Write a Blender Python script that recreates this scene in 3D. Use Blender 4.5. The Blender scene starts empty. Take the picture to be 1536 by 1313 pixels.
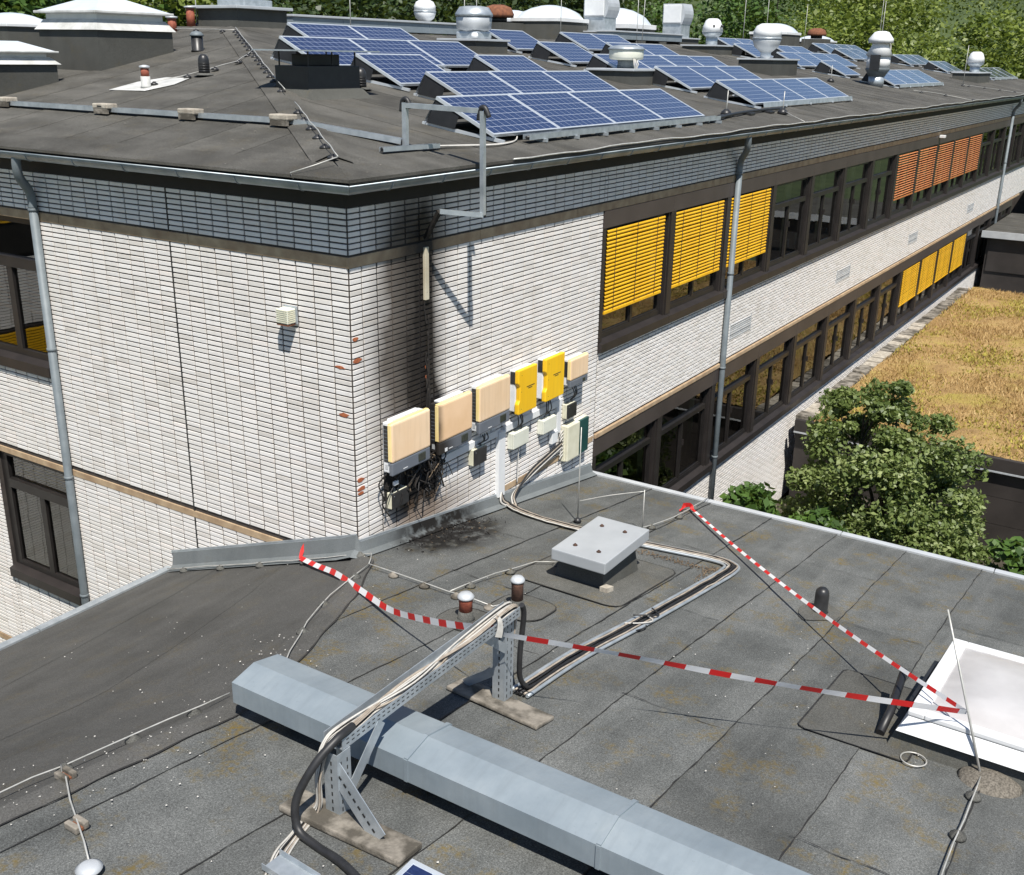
import bpy, bmesh, math, random
import numpy as np
from mathutils import Vector, Matrix
random.seed(7); rng = np.random.default_rng(11)
SC = bpy.context.scene
COL = SC.collection
R = math.radians

# ------------------------------------------------------------------ camera
cd = bpy.data.cameras.new('camera'); cam = bpy.data.objects.new('camera', cd); COL.objects.link(cam)
CAM = Vector((-8.376, -7.4128, 2.1409))
_r = Vector((0.54322, -0.83942, 0.01723)); _d = Vector((-0.27581, -0.19779, -0.94064)); _f = Vector((0.79300, 0.50622, -0.33897))
cam.matrix_world = Matrix(((_r.x, -_d.x, -_f.x, CAM.x), (_r.y, -_d.y, -_f.y, CAM.y), (_r.z, -_d.z, -_f.z, CAM.z), (0, 0, 0, 1)))
cd.sensor_fit = 'HORIZONTAL'; cd.sensor_width = 36; cd.lens = 37.41; cd.clip_start = 0.1; cd.clip_end = 2000
SC.camera = cam

# ------------------------------------------------------------------ world, sun, exposure
SUN = Vector((-0.37, -0.36, 0.857)).normalized()
W = bpy.data.worlds.new('World'); SC.world = W; W.use_nodes = True
wn = W.node_tree.nodes; wl = W.node_tree.links
sky = wn.new('ShaderNodeTexSky'); sky.sky_type = 'NISHITA'; sky.sun_disc = False
sky.sun_elevation = math.asin(SUN.z); sky.sun_rotation = math.atan2(SUN.x, SUN.y)
sky.air_density = 1.0; sky.dust_density = 0.1; sky.ozone_density = 2.2
wn['Background'].inputs['Strength'].default_value = 0.075
wl.new(sky.outputs[0], wn['Background'].inputs['Color'])
sl = bpy.data.lights.new('sun', 'SUN'); so = bpy.data.objects.new('sun', sl); COL.objects.link(so)
sl.energy = 5.0; sl.angle = R(0.53); sl.color = (1.0, 0.955, 0.88)
so.rotation_euler = SUN.to_track_quat('Z', 'Y').to_euler()
SC.view_settings.view_transform = 'Standard'; SC.view_settings.look = 'None'
SC.view_settings.exposure = 0.48; SC.view_settings.gamma = 1.0; SC.view_settings.use_curve_mapping = False

# ------------------------------------------------------------------ materials
MATS = {}
def newmat(name):
    m = bpy.data.materials.new(name); m.use_nodes = True
    nt = m.node_tree; b = nt.nodes['Principled BSDF']
    MATS[name] = m
    return m, nt.nodes, nt.links, b
def wpos(n, l):
    return n.new('ShaderNodeNewGeometry').outputs['Position']
def noise(n, l, vec, scale, detail=4, rough=0.55):
    t = n.new('ShaderNodeTexNoise'); t.inputs['Scale'].default_value = scale
    t.inputs['Detail'].default_value = detail; t.inputs['Roughness'].default_value = rough
    if vec is not None: l.new(vec, t.inputs['Vector'])
    return t.outputs['Fac']
def ramp(n, l, fac, stops):
    r = n.new('ShaderNodeValToRGB'); e = r.color_ramp.elements
    while len(e) > 1: e.remove(e[-1])
    for i, (p, c) in enumerate(stops):
        if isinstance(c, (int, float)): c = (c, c, c)
        el = e[0] if i == 0 else e.new(p)
        el.position = p; el.color = (c[0], c[1], c[2], 1)
    l.new(fac, r.inputs[0]); return r.outputs[0]
def mixc(n, l, fac, a, b, mode='MIX'):
    m = n.new('ShaderNodeMix'); m.data_type = 'RGBA'; m.blend_type = mode
    for s, v in ((m.inputs[0], fac), (m.inputs[6], a), (m.inputs[7], b)):
        if isinstance(v, (int, float)): s.default_value = v
        elif isinstance(v, tuple): s.default_value = (v[0], v[1], v[2], 1)
        else: l.new(v, s)
    return m.outputs[2]
def math_(n, l, op, a, b=None, clamp=False):
    m = n.new('ShaderNodeMath'); m.operation = op; m.use_clamp = clamp
    for s, v in ((m.inputs[0], a), (m.inputs[1], b)):
        if v is None: continue
        if isinstance(v, (int, float)): s.default_value = v
        else: l.new(v, s)
    return m.outputs[0]
def bump(n, l, b, h, strength=0.3, dist=0.01):
    bp = n.new('ShaderNodeBump'); bp.inputs['Strength'].default_value = strength; bp.inputs['Distance'].default_value = dist
    l.new(h, bp.inputs['Height']); l.new(bp.outputs[0], b.inputs['Normal'])
def proc(name, c1, c2, scale=6, rough=0.6, metal=0.0, bs=0.0, bscale=None, spec=0.5, detail=5, stops=(0.35, 0.65)):
    m, n, l, b = newmat(name)
    p = wpos(n, l); f = noise(n, l, p, scale, detail)
    l.new(ramp(n, l, f, [(stops[0], c1), (stops[1], c2)]), b.inputs['Base Color'])
    b.inputs['Roughness'].default_value = rough; b.inputs['Metallic'].default_value = metal
    b.inputs['Specular IOR Level'].default_value = spec
    if bs: bump(n, l, b, noise(n, l, p, bscale or scale * 3, 3), bs)
    return m
def blob(n, l, pos, c, s, inner=0.15, outer=1.0):
    v = n.new('ShaderNodeVectorMath'); v.operation = 'SUBTRACT'; l.new(pos, v.inputs[0]); v.inputs[1].default_value = c
    w = n.new('ShaderNodeVectorMath'); w.operation = 'DIVIDE'; l.new(v.outputs[0], w.inputs[0]); w.inputs[1].default_value = s
    ln = n.new('ShaderNodeVectorMath'); ln.operation = 'LENGTH'; l.new(w.outputs[0], ln.inputs[0])
    t = math_(n, l, 'DIVIDE', math_(n, l, 'SUBTRACT', outer, ln.outputs['Value']), outer - inner, True)
    return math_(n, l, 'MULTIPLY', math_(n, l, 'MULTIPLY', t, t), math_(n, l, 'SUBTRACT', 3.0, math_(n, l, 'MULTIPLY', t, 2.0)))
def soot_mask(n, l, p, extra=1.0):
    nz = math_(n, l, 'MULTIPLY', noise(n, l, p, 6.0, 8, 0.7), 0.9)
    ms = [blob(n, l, p, (1.29, 0, -0.95), (0.24, 9, 2.0), 0.0), blob(n, l, p, (1.12, 0, -1.2), (0.62, 9, 1.7), 0.0),
          blob(n, l, p, (1.18, 0, 0.2), (0.9, 9, 1.0), 0.0), blob(n, l, p, (1.38, 0, -2.6), (0.25, 9, 0.8), 0.2),
          blob(n, l, p, (0.95, 0, -2.85), (0.7, 9, 0.5), 0.2), blob(n, l, p, (1.5, 0, -1.85), (0.3, 9, 0.35), 0.1),
          blob(n, l, p, (1.25, 0, -1.75), (0.42, 9, 0.7), 0.1)]
    ws = [1.5, 1.1, 0.9, 1.6, 1.3, 0.8, 0.8]
    acc = None
    for m_, w_ in zip(ms, ws):
        t = math_(n, l, 'MULTIPLY', m_, w_)
        acc = t if acc is None else math_(n, l, 'ADD', acc, t)
    a = math_(n, l, 'MULTIPLY', acc, math_(n, l, 'MULTIPLY_ADD', nz, 1.3) if False else math_(n, l, 'ADD', nz, 0.45))
    return math_(n, l, 'MULTIPLY', a, extra, True)
def brickmat(name, base, sooty):
    m, n, l, b = newmat(name)
    p = wpos(n, l)
    at = n.new('ShaderNodeAttribute'); at.attribute_name = 'tint'
    c = ramp(n, l, noise(n, l, p, 3.0, 6), [(0.3, tuple(x * 0.93 for x in base)), (0.7, base)])
    c = mixc(n, l, math_(n, l, 'MULTIPLY', ramp(n, l, noise(n, l, p, 45, 3), [(0.55, 0.0), (0.75, 1.0)]), 0.28), c, tuple(x * 0.7 for x in base))
    tv = ramp(n, l, at.outputs['Fac'], [(0.0, (0.84, 0.82, 0.79)), (0.12, (0.93, 0.92, 0.90)), (0.8, (1.0, 1.0, 1.0)), (1.0, (1.0, 0.965, 0.94))])
    c = mixc(n, l, 1.0, c, tv, 'MULTIPLY')
    # rain streaks running down from sills and pipes
    sp = n.new('ShaderNodeMapping'); l.new(p, sp.inputs[0]); sp.inputs['Scale'].default_value = (2.2, 2.2, 0.22)
    st = ramp(n, l, noise(n, l, sp.outputs[0], 2.0, 5), [(0.56, 0.0), (0.8, 1.0)])
    c = mixc(n, l, math_(n, l, 'MULTIPLY', st, 0.30), c, (0.42, 0.37, 0.31))
    if sooty:
        nzw = noise(n, l, p, 2.2, 7, 0.6)
        wide = math_(n, l, 'ADD', math_(n, l, 'MULTIPLY', blob(n, l, p, (0.92, 0, -1.15), (0.98, 9, 2.1), 0.1), 1.35), math_(n, l, 'MULTIPLY', blob(n, l, p, (1.1, 0, 0.2), (0.95, 9, 1.0), 0.1), 0.8))
        wide = math_(n, l, 'MULTIPLY', wide, math_(n, l, 'ADD', nzw, 0.45), True)
        c = mixc(n, l, math_(n, l, 'MULTIPLY', wide, 0.9), c, (0.075, 0.058, 0.045))
        c = mixc(n, l, soot_mask(n, l, p), c, (0.014, 0.011, 0.010))
        wp = blob(n, l, p, (1.2, 0, -3.25), (1.6, 9, 0.42), 0.0)
        c = mixc(n, l, math_(n, l, 'MULTIPLY', wp, 0.85), c, (0.16, 0.105, 0.065))
    l.new(c, b.inputs['Base Color']); b.inputs['Roughness'].default_value = 0.55
    bump(n, l, b, noise(n, l, p, 60, 4), 0.25, 0.006)
    return m
brickmat('brick_white', (0.80, 0.775, 0.75), False); brickmat('brick_sooty', (0.80, 0.775, 0.75), True)
def mortarmat():
    m, n, l, b = newmat('mortar'); p = wpos(n, l)
    c = ramp(n, l, noise(n, l, p, 8, 5), [(0.3, (0.035, 0.029, 0.026)), (0.7, (0.065, 0.054, 0.046))])
    c = mixc(n, l, soot_mask(n, l, p), c, (0.01, 0.009, 0.008))
    l.new(c, b.inputs['Base Color']); b.inputs['Roughness'].default_value = 0.9
mortarmat()
proc('brick_red', (0.30, 0.085, 0.035), (0.42, 0.13, 0.05), 30, 0.85, bs=0.5, bscale=80)
def ledgemat():
    m, n, l, b = newmat('ledge'); p = wpos(n, l)
    c = ramp(n, l, noise(n, l, p, 5, 6), [(0.3, (0.30, 0.20, 0.12)), (0.7, (0.47, 0.35, 0.22))])
    c = mixc(n, l, ramp(n, l, noise(n, l, p, 1.6, 6), [(0.55, 0.0), (0.8, 0.7)]), c, (0.15, 0.11, 0.08))
    c = mixc(n, l, soot_mask(n, l, p), c, (0.02, 0.017, 0.014))
    l.new(c, b.inputs['Base Color']); b.inputs['Roughness'].default_value = 0.85
    bump(n, l, b, noise(n, l, p, 40, 4), 0.3)
ledgemat()
proc('frieze', (0.004, 0.004, 0.0035), (0.008, 0.0075, 0.007), 4, 0.7)
proc('seal', (0.012, 0.012, 0.012), (0.02, 0.02, 0.02), 10, 0.6)
proc('bronze', (0.026, 0.022, 0.021), (0.038, 0.032, 0.030), 2.5, 0.45, 0.25)
proc('bronze_dark', (0.016, 0.014, 0.0135), (0.024, 0.021, 0.020), 3, 0.4, 0.2)
proc('fascia_metal', (0.056, 0.045, 0.041), (0.074, 0.060, 0.055), 1.2, 0.5, 0.2)
proc('galv', (0.36, 0.40, 0.43), (0.50, 0.54, 0.57), 7, 0.42, 0.55, bs=0.05)
proc('galv_light', (0.46, 0.48, 0.50), (0.53, 0.555, 0.575), 3, 0.5, 0.25)
proc('zinc_pipe', (0.125, 0.148, 0.162), (0.165, 0.19, 0.205), 5, 0.6, 0.1)
proc('gutter_zinc', (0.20, 0.235, 0.26), (0.32, 0.36, 0.385), 3, 0.38, 0.5)
def ductmat():
    m, n, l, b = newmat('duct_paint'); p = wpos(n, l)
    c = ramp(n, l, noise(n, l, p, 2.2, 6, 0.65), [(0.3, (0.205, 0.245, 0.275)), (0.55, (0.25, 0.292, 0.322)), (0.75, (0.295, 0.335, 0.36))])
    sp = n.new('ShaderNodeMapping'); l.new(p, sp.inputs[0]); sp.inputs['Scale'].default_value = (1, 9, 0.4)
    st = ramp(n, l, noise(n, l, sp.outputs[0], 2.5, 5), [(0.5, 0.0), (0.75, 1.0)])
    c = mixc(n, l, math_(n, l, 'MULTIPLY', st, 0.25), c, (0.17, 0.195, 0.21))
    c = mixc(n, l, ramp(n, l, noise(n, l, p, 35, 3), [(0.66, 0.0), (0.74, 0.4)]), c, (0.19, 0.215, 0.23))
    l.new(c, b.inputs['Base Color']); b.inputs['Roughness'].default_value = 0.5; b.inputs['Metallic'].default_value = 0.2
    bump(n, l, b, noise(n, l, p, 1.6, 3), 0.35, 0.05)
ductmat()
def feltmat(name, c1, c2, c3, moss=0.0, speck=0.5, foot=True):
    m, n, l, b = newmat(name); p = wpos(n, l)
    oi = n.new('ShaderNodeObjectInfo')
    c = ramp(n, l, noise(n, l, p, 1.3, 8, 0.65), [(0.28, c1), (0.5, c2), (0.75, c3)])
    # drag marks along the sheet
    sp = n.new('ShaderNodeMapping'); l.new(p, sp.inputs[0]); sp.inputs['Scale'].default_value = (0.35, 3.2, 0.5) if name != 'felt_upper' else (2.6, 0.9, 0.5)
    c = mixc(n, l, ramp(n, l, noise(n, l, sp.outputs[0], 1.0, 5), [(0.42, 0.0), (0.72, 0.75)]), c, c3)
    g = noise(n, l, p, 75, 3, 0.8)
    c = mixc(n, l, 1.0, c, ramp(n, l, g, [(0.25, 1 - speck), (0.5, 1.0), (0.72, 1 + speck * 1.3)]), 'MULTIPLY')
    g2 = noise(n, l, p, 190, 2, 0.8)
    c = mixc(n, l, 1.0, c, ramp(n, l, g2, [(0.3, 1 - speck * 0.9), (0.7, 1 + speck * 0.9)]), 'MULTIPLY')
    if moss:
        f = math_(n, l, 'MULTIPLY', ramp(n, l, noise(n, l, p, 2.1, 7, 0.68), [(0.53, 0.0), (0.68, 1.0)]), ramp(n, l, noise(n, l, p, 26, 3), [(0.38, 0.0), (0.62, 1.0)]))
        c = mixc(n, l, math_(n, l, 'MULTIPLY', f, moss), c, (0.15, 0.105, 0.022))
    d = ramp(n, l, noise(n, l, p, 0.8, 6, 0.6), [(0.52, 0.0), (0.78, 0.55)])
    c = mixc(n, l, d, c, tuple(x * 0.62 for x in c1))
    v = math_(n, l, 'MULTIPLY_ADD', oi.outputs['Random'], 0.26)
    n_ = v.node; n_.inputs[2].default_value = 0.86
    cc = n.new('ShaderNodeCombineColor')
    for i in range(3): l.new(v, cc.inputs[i])
    c = mixc(n, l, 1.0, c, cc.outputs[0], 'MULTIPLY')
    if foot:
        bl = blob(n, l, p, (1.4, -0.28, -3.5), (1.3, 0.72, 3), 0.3)
        bl = math_(n, l, 'MULTIPLY', bl, ramp(n, l, noise(n, l, p, 7, 5), [(0.32, 0.25), (0.52, 1.2)]), True)
        c = mixc(n, l, bl, c, (0.012, 0.011, 0.010))
    l.new(c, b.inputs['Base Color']); b.inputs['Roughness'].default_value = 0.85; b.inputs['Specular IOR Level'].default_value = 0.25
    bump(n, l, b, g, 0.45, 0.008)
    return m
feltmat('felt_main', (0.066, 0.069, 0.067), (0.094, 0.098, 0.095), (0.145, 0.149, 0.144), 0.85, 0.6)
feltmat('felt_side', (0.056, 0.055, 0.051), (0.072, 0.071, 0.067), (0.093, 0.091, 0.086), 0.2, 0.38)
feltmat('felt_upper', (0.047, 0.044, 0.038), (0.068, 0.065, 0.057), (0.110, 0.105, 0.094), 0.15, 0.5, False)
feltmat('felt_curb', (0.062, 0.062, 0.055), (0.078, 0.078, 0.070), (0.10, 0.10, 0.09), 0.25, 0.25, False)
feltmat('felt_flash', (0.115, 0.128, 0.132), (0.145, 0.160, 0.163), (0.18, 0.195, 0.20), 0.1, 0.14)
feltmat('felt_patch', (0.060, 0.060, 0.054), (0.082, 0.082, 0.075), (0.115, 0.114, 0.105), 0.4, 0.5, False)
proc('bitumen', (0.016, 0.015, 0.014), (0.03, 0.028, 0.026), 14, 0.6)
proc('black_rubber', (0.014, 0.014, 0.015), (0.024, 0.024, 0.025), 14, 0.5)
proc('black_plastic', (0.018, 0.018, 0.019), (0.03, 0.03, 0.031), 9, 0.4)
proc('grey_plastic', (0.10, 0.105, 0.11), (0.13, 0.135, 0.14), 9, 0.5)
proc('cable_white', (0.42, 0.405, 0.375), (0.54, 0.52, 0.48), 14, 0.5)
proc('cable_beige', (0.27, 0.225, 0.18), (0.38, 0.33, 0.27), 14, 0.5)
proc('wire_alu', (0.42, 0.42, 0.39), (0.56, 0.55, 0.52), 12, 0.5, 0.35)
proc('concrete', (0.27, 0.235, 0.19), (0.45, 0.41, 0.34), 9, 0.9, bs=0.5, bscale=45)
proc('concrete_mossy', (0.075, 0.066, 0.052), (0.24, 0.215, 0.18), 5, 0.95, bs=0.6, bscale=45, stops=(0.42, 0.6))
proc('white_plastic', (0.66, 0.67, 0.68), (0.73, 0.74, 0.74), 4, 0.4)
proc('gravel', (0.07, 0.062, 0.05), (0.19, 0.17, 0.14), 60, 0.95, bs=0.8, bscale=70)
proc('lid_metal', (0.35, 0.37, 0.385), (0.40, 0.42, 0.435), 2.5, 0.5, 0.15)
proc('white_dirty', (0.42, 0.42, 0.40), (0.62, 0.62, 0.60), 4, 0.5)
proc('dome_white', (0.52, 0.57, 0.61), (0.60, 0.64, 0.675), 2, 0.3)
proc('dome_pane', (0.44, 0.425, 0.42), (0.53, 0.515, 0.51), 2.5, 0.3)
proc('rust', (0.12, 0.045, 0.025), (0.22, 0.085, 0.04), 9, 0.9)
proc('terracotta', (0.20, 0.048, 0.028), (0.30, 0.085, 0.045), 14, 0.75, bs=0.3)
proc('rust_dark', (0.04, 0.022, 0.015), (0.08, 0.04, 0.025), 20, 0.9)
proc('terracotta_dark', (0.07, 0.035, 0.025), (0.14, 0.07, 0.045), 14, 0.8, bs=0.3)
proc('cream_plastic', (0.60, 0.58, 0.44), (0.70, 0.68, 0.54), 5, 0.45)
proc('cream_pale', (0.62, 0.63, 0.54), (0.70, 0.71, 0.62), 5, 0.45)
def streaky(name, c1, c2, dirt, rough):
    m, n, l, b = newmat(name); p = wpos(n, l); oi = n.new('ShaderNodeObjectInfo')
    c = ramp(n, l, noise(n, l, p, 1.8, 5), [(0.35, c1), (0.65, c2)])
    sp = n.new('ShaderNodeMapping'); l.new(p, sp.inputs[0]); sp.inputs['Scale'].default_value = (9, 9, 0.7)
    c = mixc(n, l, math_(n, l, 'MULTIPLY', ramp(n, l, noise(n, l, sp.outputs[0], 2.0, 6), [(0.45, 0.0), (0.8, 1.0)]), 0.4), c, dirt)
    c = mixc(n, l, math_(n, l, 'MULTIPLY', oi.outputs['Random'], 0.18), c, dirt)
    l.new(c, b.inputs['Base Color']); b.inputs['Roughness'].default_value = rough
proc('inv_rim', (0.80, 0.62, 0.26), (0.84, 0.68, 0.34), 3, 0.42)
streaky('inv_yellow', (0.86, 0.50, 0.012), (0.88, 0.54, 0.02), (0.62, 0.36, 0.03), 0.4)
streaky('inv_cover', (0.82, 0.585, 0.37), (0.87, 0.66, 0.455), (0.55, 0.38, 0.22), 0.45)
proc('inv_base', (0.115, 0.13, 0.155), (0.14, 0.155, 0.18), 3, 0.45)
proc('inv_side', (0.62, 0.64, 0.66), (0.72, 0.73, 0.74), 4, 0.4)
proc('display', (0.03, 0.035, 0.028), (0.05, 0.055, 0.04), 12, 0.2)
proc('dark_ink', (0.02, 0.02, 0.02), (0.03, 0.03, 0.03), 5, 0.5)
proc('green_glass', (0.012, 0.05, 0.05), (0.025, 0.08, 0.075), 2, 0.12)
proc('char', (0.006, 0.005, 0.005), (0.02, 0.016, 0.013), 18, 0.9, bs=0.6)
proc('ash_brown', (0.05, 0.038, 0.028), (0.22, 0.16, 0.10), 25, 0.95)
def scorched():
    m, n, l, b = newmat('inv_cover_scorched'); p = wpos(n, l)
    c = ramp(n, l, noise(n, l, p, 1.8, 5), [(0.35, (0.72, 0.47, 0.26)), (0.65, (0.84, 0.58, 0.36))])
    f = math_(n, l, 'MULTIPLY', blob(n, l, p, (1.2, -0.2, -2.1), (0.22, 9, 0.75), 0.2), math_(n, l, 'ADD', noise(n, l, p, 6, 5), 0.55), True)
    c = mixc(n, l, f, c, (0.03, 0.02, 0.013))
    l.new(c, b.inputs['Base Color']); b.inputs['Roughness'].default_value = 0.5
    m, n, l, b = newmat('inv_base_scorched'); p = wpos(n, l)
    c = ramp(n, l, noise(n, l, p, 2, 5), [(0.35, (0.10, 0.11, 0.125)), (0.65, (0.13, 0.14, 0.16))])
    f = math_(n, l, 'MULTIPLY', blob(n, l, p, (1.28, -0.2, -2.4), (0.42, 9, 0.4), 0.1), math_(n, l, 'ADD', noise(n, l, p, 6, 5), 0.6), True)
    c = mixc(n, l, f, c, (0.02, 0.016, 0.013))
    l.new(c, b.inputs['Base Color']); b.inputs['Roughness'].default_value = 0.55
scorched()
streaky('slat_yellow', (0.78, 0.41, 0.006), (0.84, 0.48, 0.012), (0.48, 0.25, 0.01), 0.45)
proc('slat_orange', (0.46, 0.165, 0.05), (0.50, 0.19, 0.065), 2, 0.45)
proc('interior', (0.10, 0.095, 0.09), (0.16, 0.15, 0.14), 0.7, 0.8)
proc('interior_floor', (0.10, 0.085, 0.07), (0.15, 0.13, 0.11), 1.0, 0.6)
proc('interior_post', (0.52, 0.46, 0.25), (0.58, 0.52, 0.30), 2, 0.6)
proc('furniture', (0.30, 0.32, 0.33), (0.62, 0.62, 0.58), 1.3, 0.6)
proc('curtain', (0.42, 0.37, 0.27), (0.55, 0.50, 0.38), 3, 0.8)
proc('alu', (0.62, 0.66, 0.70), (0.72, 0.76, 0.79), 6, 0.35, 0.5)
proc('plate_dark', (0.02, 0.021, 0.023), (0.03, 0.031, 0.034), 5, 0.5, 0.2)
proc('panel_brown', (0.028, 0.024, 0.022), (0.042, 0.036, 0.033), 1.5, 0.5)
proc('soil', (0.035, 0.028, 0.018), (0.07, 0.06, 0.04), 2, 0.95)
proc('lawn', (0.035, 0.055, 0.018), (0.06, 0.085, 0.03), 0.5, 0.95)
proc('bark', (0.05, 0.04, 0.03), (0.10, 0.085, 0.065), 8, 0.95, bs=0.6)
proc('tape_red', (0.55, 0.02, 0.02), (0.62, 0.035, 0.03), 3, 0.45)
proc('foil_black', (0.012, 0.012, 0.014), (0.02, 0.02, 0.022), 6, 0.45)
def tapemat():
    m, n, l, b = newmat('tape'); uv = n.new('ShaderNodeUVMap'); s = n.new('ShaderNodeSeparateXYZ'); l.new(uv.outputs[0], s.inputs[0])
    f = math_(n, l, 'LESS_THAN', math_(n, l, 'FRACT', s.outputs[0]), 0.47)
    c = mixc(n, l, f, (0.78, 0.78, 0.79), (0.66, 0.022, 0.022))
    l.new(c, b.inputs['Base Color']); b.inputs['Roughness'].default_value = 0.42
    tr = n.new('ShaderNodeBsdfTranslucent'); l.new(c, tr.inputs[0])
    mx = n.new('ShaderNodeMixShader'); mx.inputs[0].default_value = 0.2
    l.new(b.outputs[0], mx.inputs[1]); l.new(tr.outputs[0], mx.inputs[2]); l.new(mx.outputs[0], n['Material Output'].inputs[0])
tapemat()
def cellmat():
    m, n, l, b = newmat('solar_cells'); uv = n.new('ShaderNodeUVMap')
    s = n.new('ShaderNodeSeparateXYZ'); l.new(uv.outputs[0], s.inputs[0])
    def line(co, k, w):
        f = math_(n, l, 'FRACT', math_(n, l, 'MULTIPLY', co, k))
        a = math_(n, l, 'ABSOLUTE', math_(n, l, 'SUBTRACT', f, 0.5))
        return math_(n, l, 'GREATER_THAN', a, 0.5 - w)
    g = math_(n, l, 'MAXIMUM', line(s.outputs[0], 10, 0.022), line(s.outputs[1], 6, 0.026))
    bus = line(s.outputs[1], 12, 0.018)
    vo = n.new('ShaderNodeTexVoronoi'); vo.inputs['Scale'].default_value = 55; l.new(wpos(n, l), vo.inputs['Vector'])
    c = mixc(n, l, vo.outputs['Color'], (0.012, 0.020, 0.066), (0.020, 0.032, 0.098))
    c = mixc(n, l, math_(n, l, 'MULTIPLY', bus, 0.35), c, (0.30, 0.34, 0.42))
    c = mixc(n, l, g, c, (0.40, 0.44, 0.52))
    l.new(c, b.inputs['Base Color']); b.inputs['Roughness'].default_value = 0.16
    b.inputs['Coat Weight'].default_value = 0.6; b.inputs['Coat Roughness'].default_value = 0.08
cellmat()
def glassmat():
    m, n, l, b = newmat('glass')
    g = n.new('ShaderNodeBsdfGlossy'); g.inputs['Roughness'].default_value = 0.015; g.inputs['Color'].default_value = (0.95, 0.96, 0.95, 1)
    t = n.new('ShaderNodeBsdfTransparent'); t.inputs['Color'].default_value = (0.62, 0.66, 0.62, 1)
    fr = n.new('ShaderNodeFresnel'); fr.inputs['IOR'].default_value = 2.2
    bp = n.new('ShaderNodeBump'); bp.inputs['Strength'].default_value = 0.03; bp.inputs['Distance'].default_value = 0.05
    l.new(noise(n, l, wpos(n, l), 1.2, 2), bp.inputs['Height']); l.new(bp.outputs[0], g.inputs['Normal'])
    mx = n.new('ShaderNodeMixShader'); l.new(fr.outputs[0], mx.inputs[0]); l.new(t.outputs[0], mx.inputs[1]); l.new(g.outputs[0], mx.inputs[2])
    l.new(mx.outputs[0], n['Material Output'].inputs[0])
glassmat()
def leafmat(name, c1, c2, c3, trans=0.25, rough=0.5):
    m, n, l, b = newmat(name)
    at = n.new('ShaderNodeAttribute'); at.attribute_name = 'tint'
    c = ramp(n, l, at.outputs['Fac'], [(0.0, c1), (0.55, c2), (1.0, c3)])
    l.new(c, b.inputs['Base Color']); b.inputs['Roughness'].default_value = rough
    tr = n.new('ShaderNodeBsdfTranslucent'); l.new(mixc(n, l, 0.5, c, (0.2, 0.26, 0.04), 'MIX'), tr.inputs[0])
    mx = n.new('ShaderNodeMixShader'); mx.inputs[0].default_value = trans
    l.new(b.outputs[0], mx.inputs[1]); l.new(tr.outputs[0], mx.inputs[2]); l.new(mx.outputs[0], n['Material Output'].inputs[0])
leafmat('leaf_silver', (0.065, 0.10, 0.024), (0.15, 0.20, 0.055), (0.32, 0.37, 0.15), 0.32, 0.5)
leafmat('leaf_green', (0.03, 0.065, 0.012), (0.06, 0.12, 0.02), (0.11, 0.19, 0.035), 0.3)
leafmat('leaf_dark', (0.018, 0.035, 0.009), (0.036, 0.062, 0.016), (0.065, 0.10, 0.028), 0.25)
leafmat('leaf_bright', (0.075, 0.11, 0.014), (0.15, 0.195, 0.028), (0.25, 0.30, 0.06), 0.35)
leafmat('dry_grass', (0.27, 0.16, 0.055), (0.43, 0.28, 0.11), (0.56, 0.41, 0.20), 0.15, 0.8)
leafmat('sedum', (0.19, 0.17, 0.03), (0.33, 0.28, 0.045), (0.44, 0.37, 0.07), 0.15, 0.8)
def meadowmat():
    m, n, l, b = newmat('meadow'); p = wpos(n, l)
    c = ramp(n, l, noise(n, l, p, 1.1, 8, 0.65), [(0.3, (0.22, 0.13, 0.05)), (0.5, (0.35, 0.225, 0.085)), (0.7, (0.45, 0.32, 0.14))])
    c = mixc(n, l, ramp(n, l, noise(n, l, p, 0.55, 6, 0.65), [(0.52, 0.0), (0.66, 0.75)]), c, (0.30, 0.255, 0.03))
    c = mixc(n, l, 1.0, c, ramp(n, l, noise(n, l, p, 30, 4, 0.8), [(0.25, 0.5), (0.7, 1.3)]), 'MULTIPLY')
    l.new(c, b.inputs['Base Color']); b.inputs['Roughness'].default_value = 0.95
    bump(n, l, b, noise(n, l, p, 25, 5), 0.9, 0.05)
meadowmat()

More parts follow.
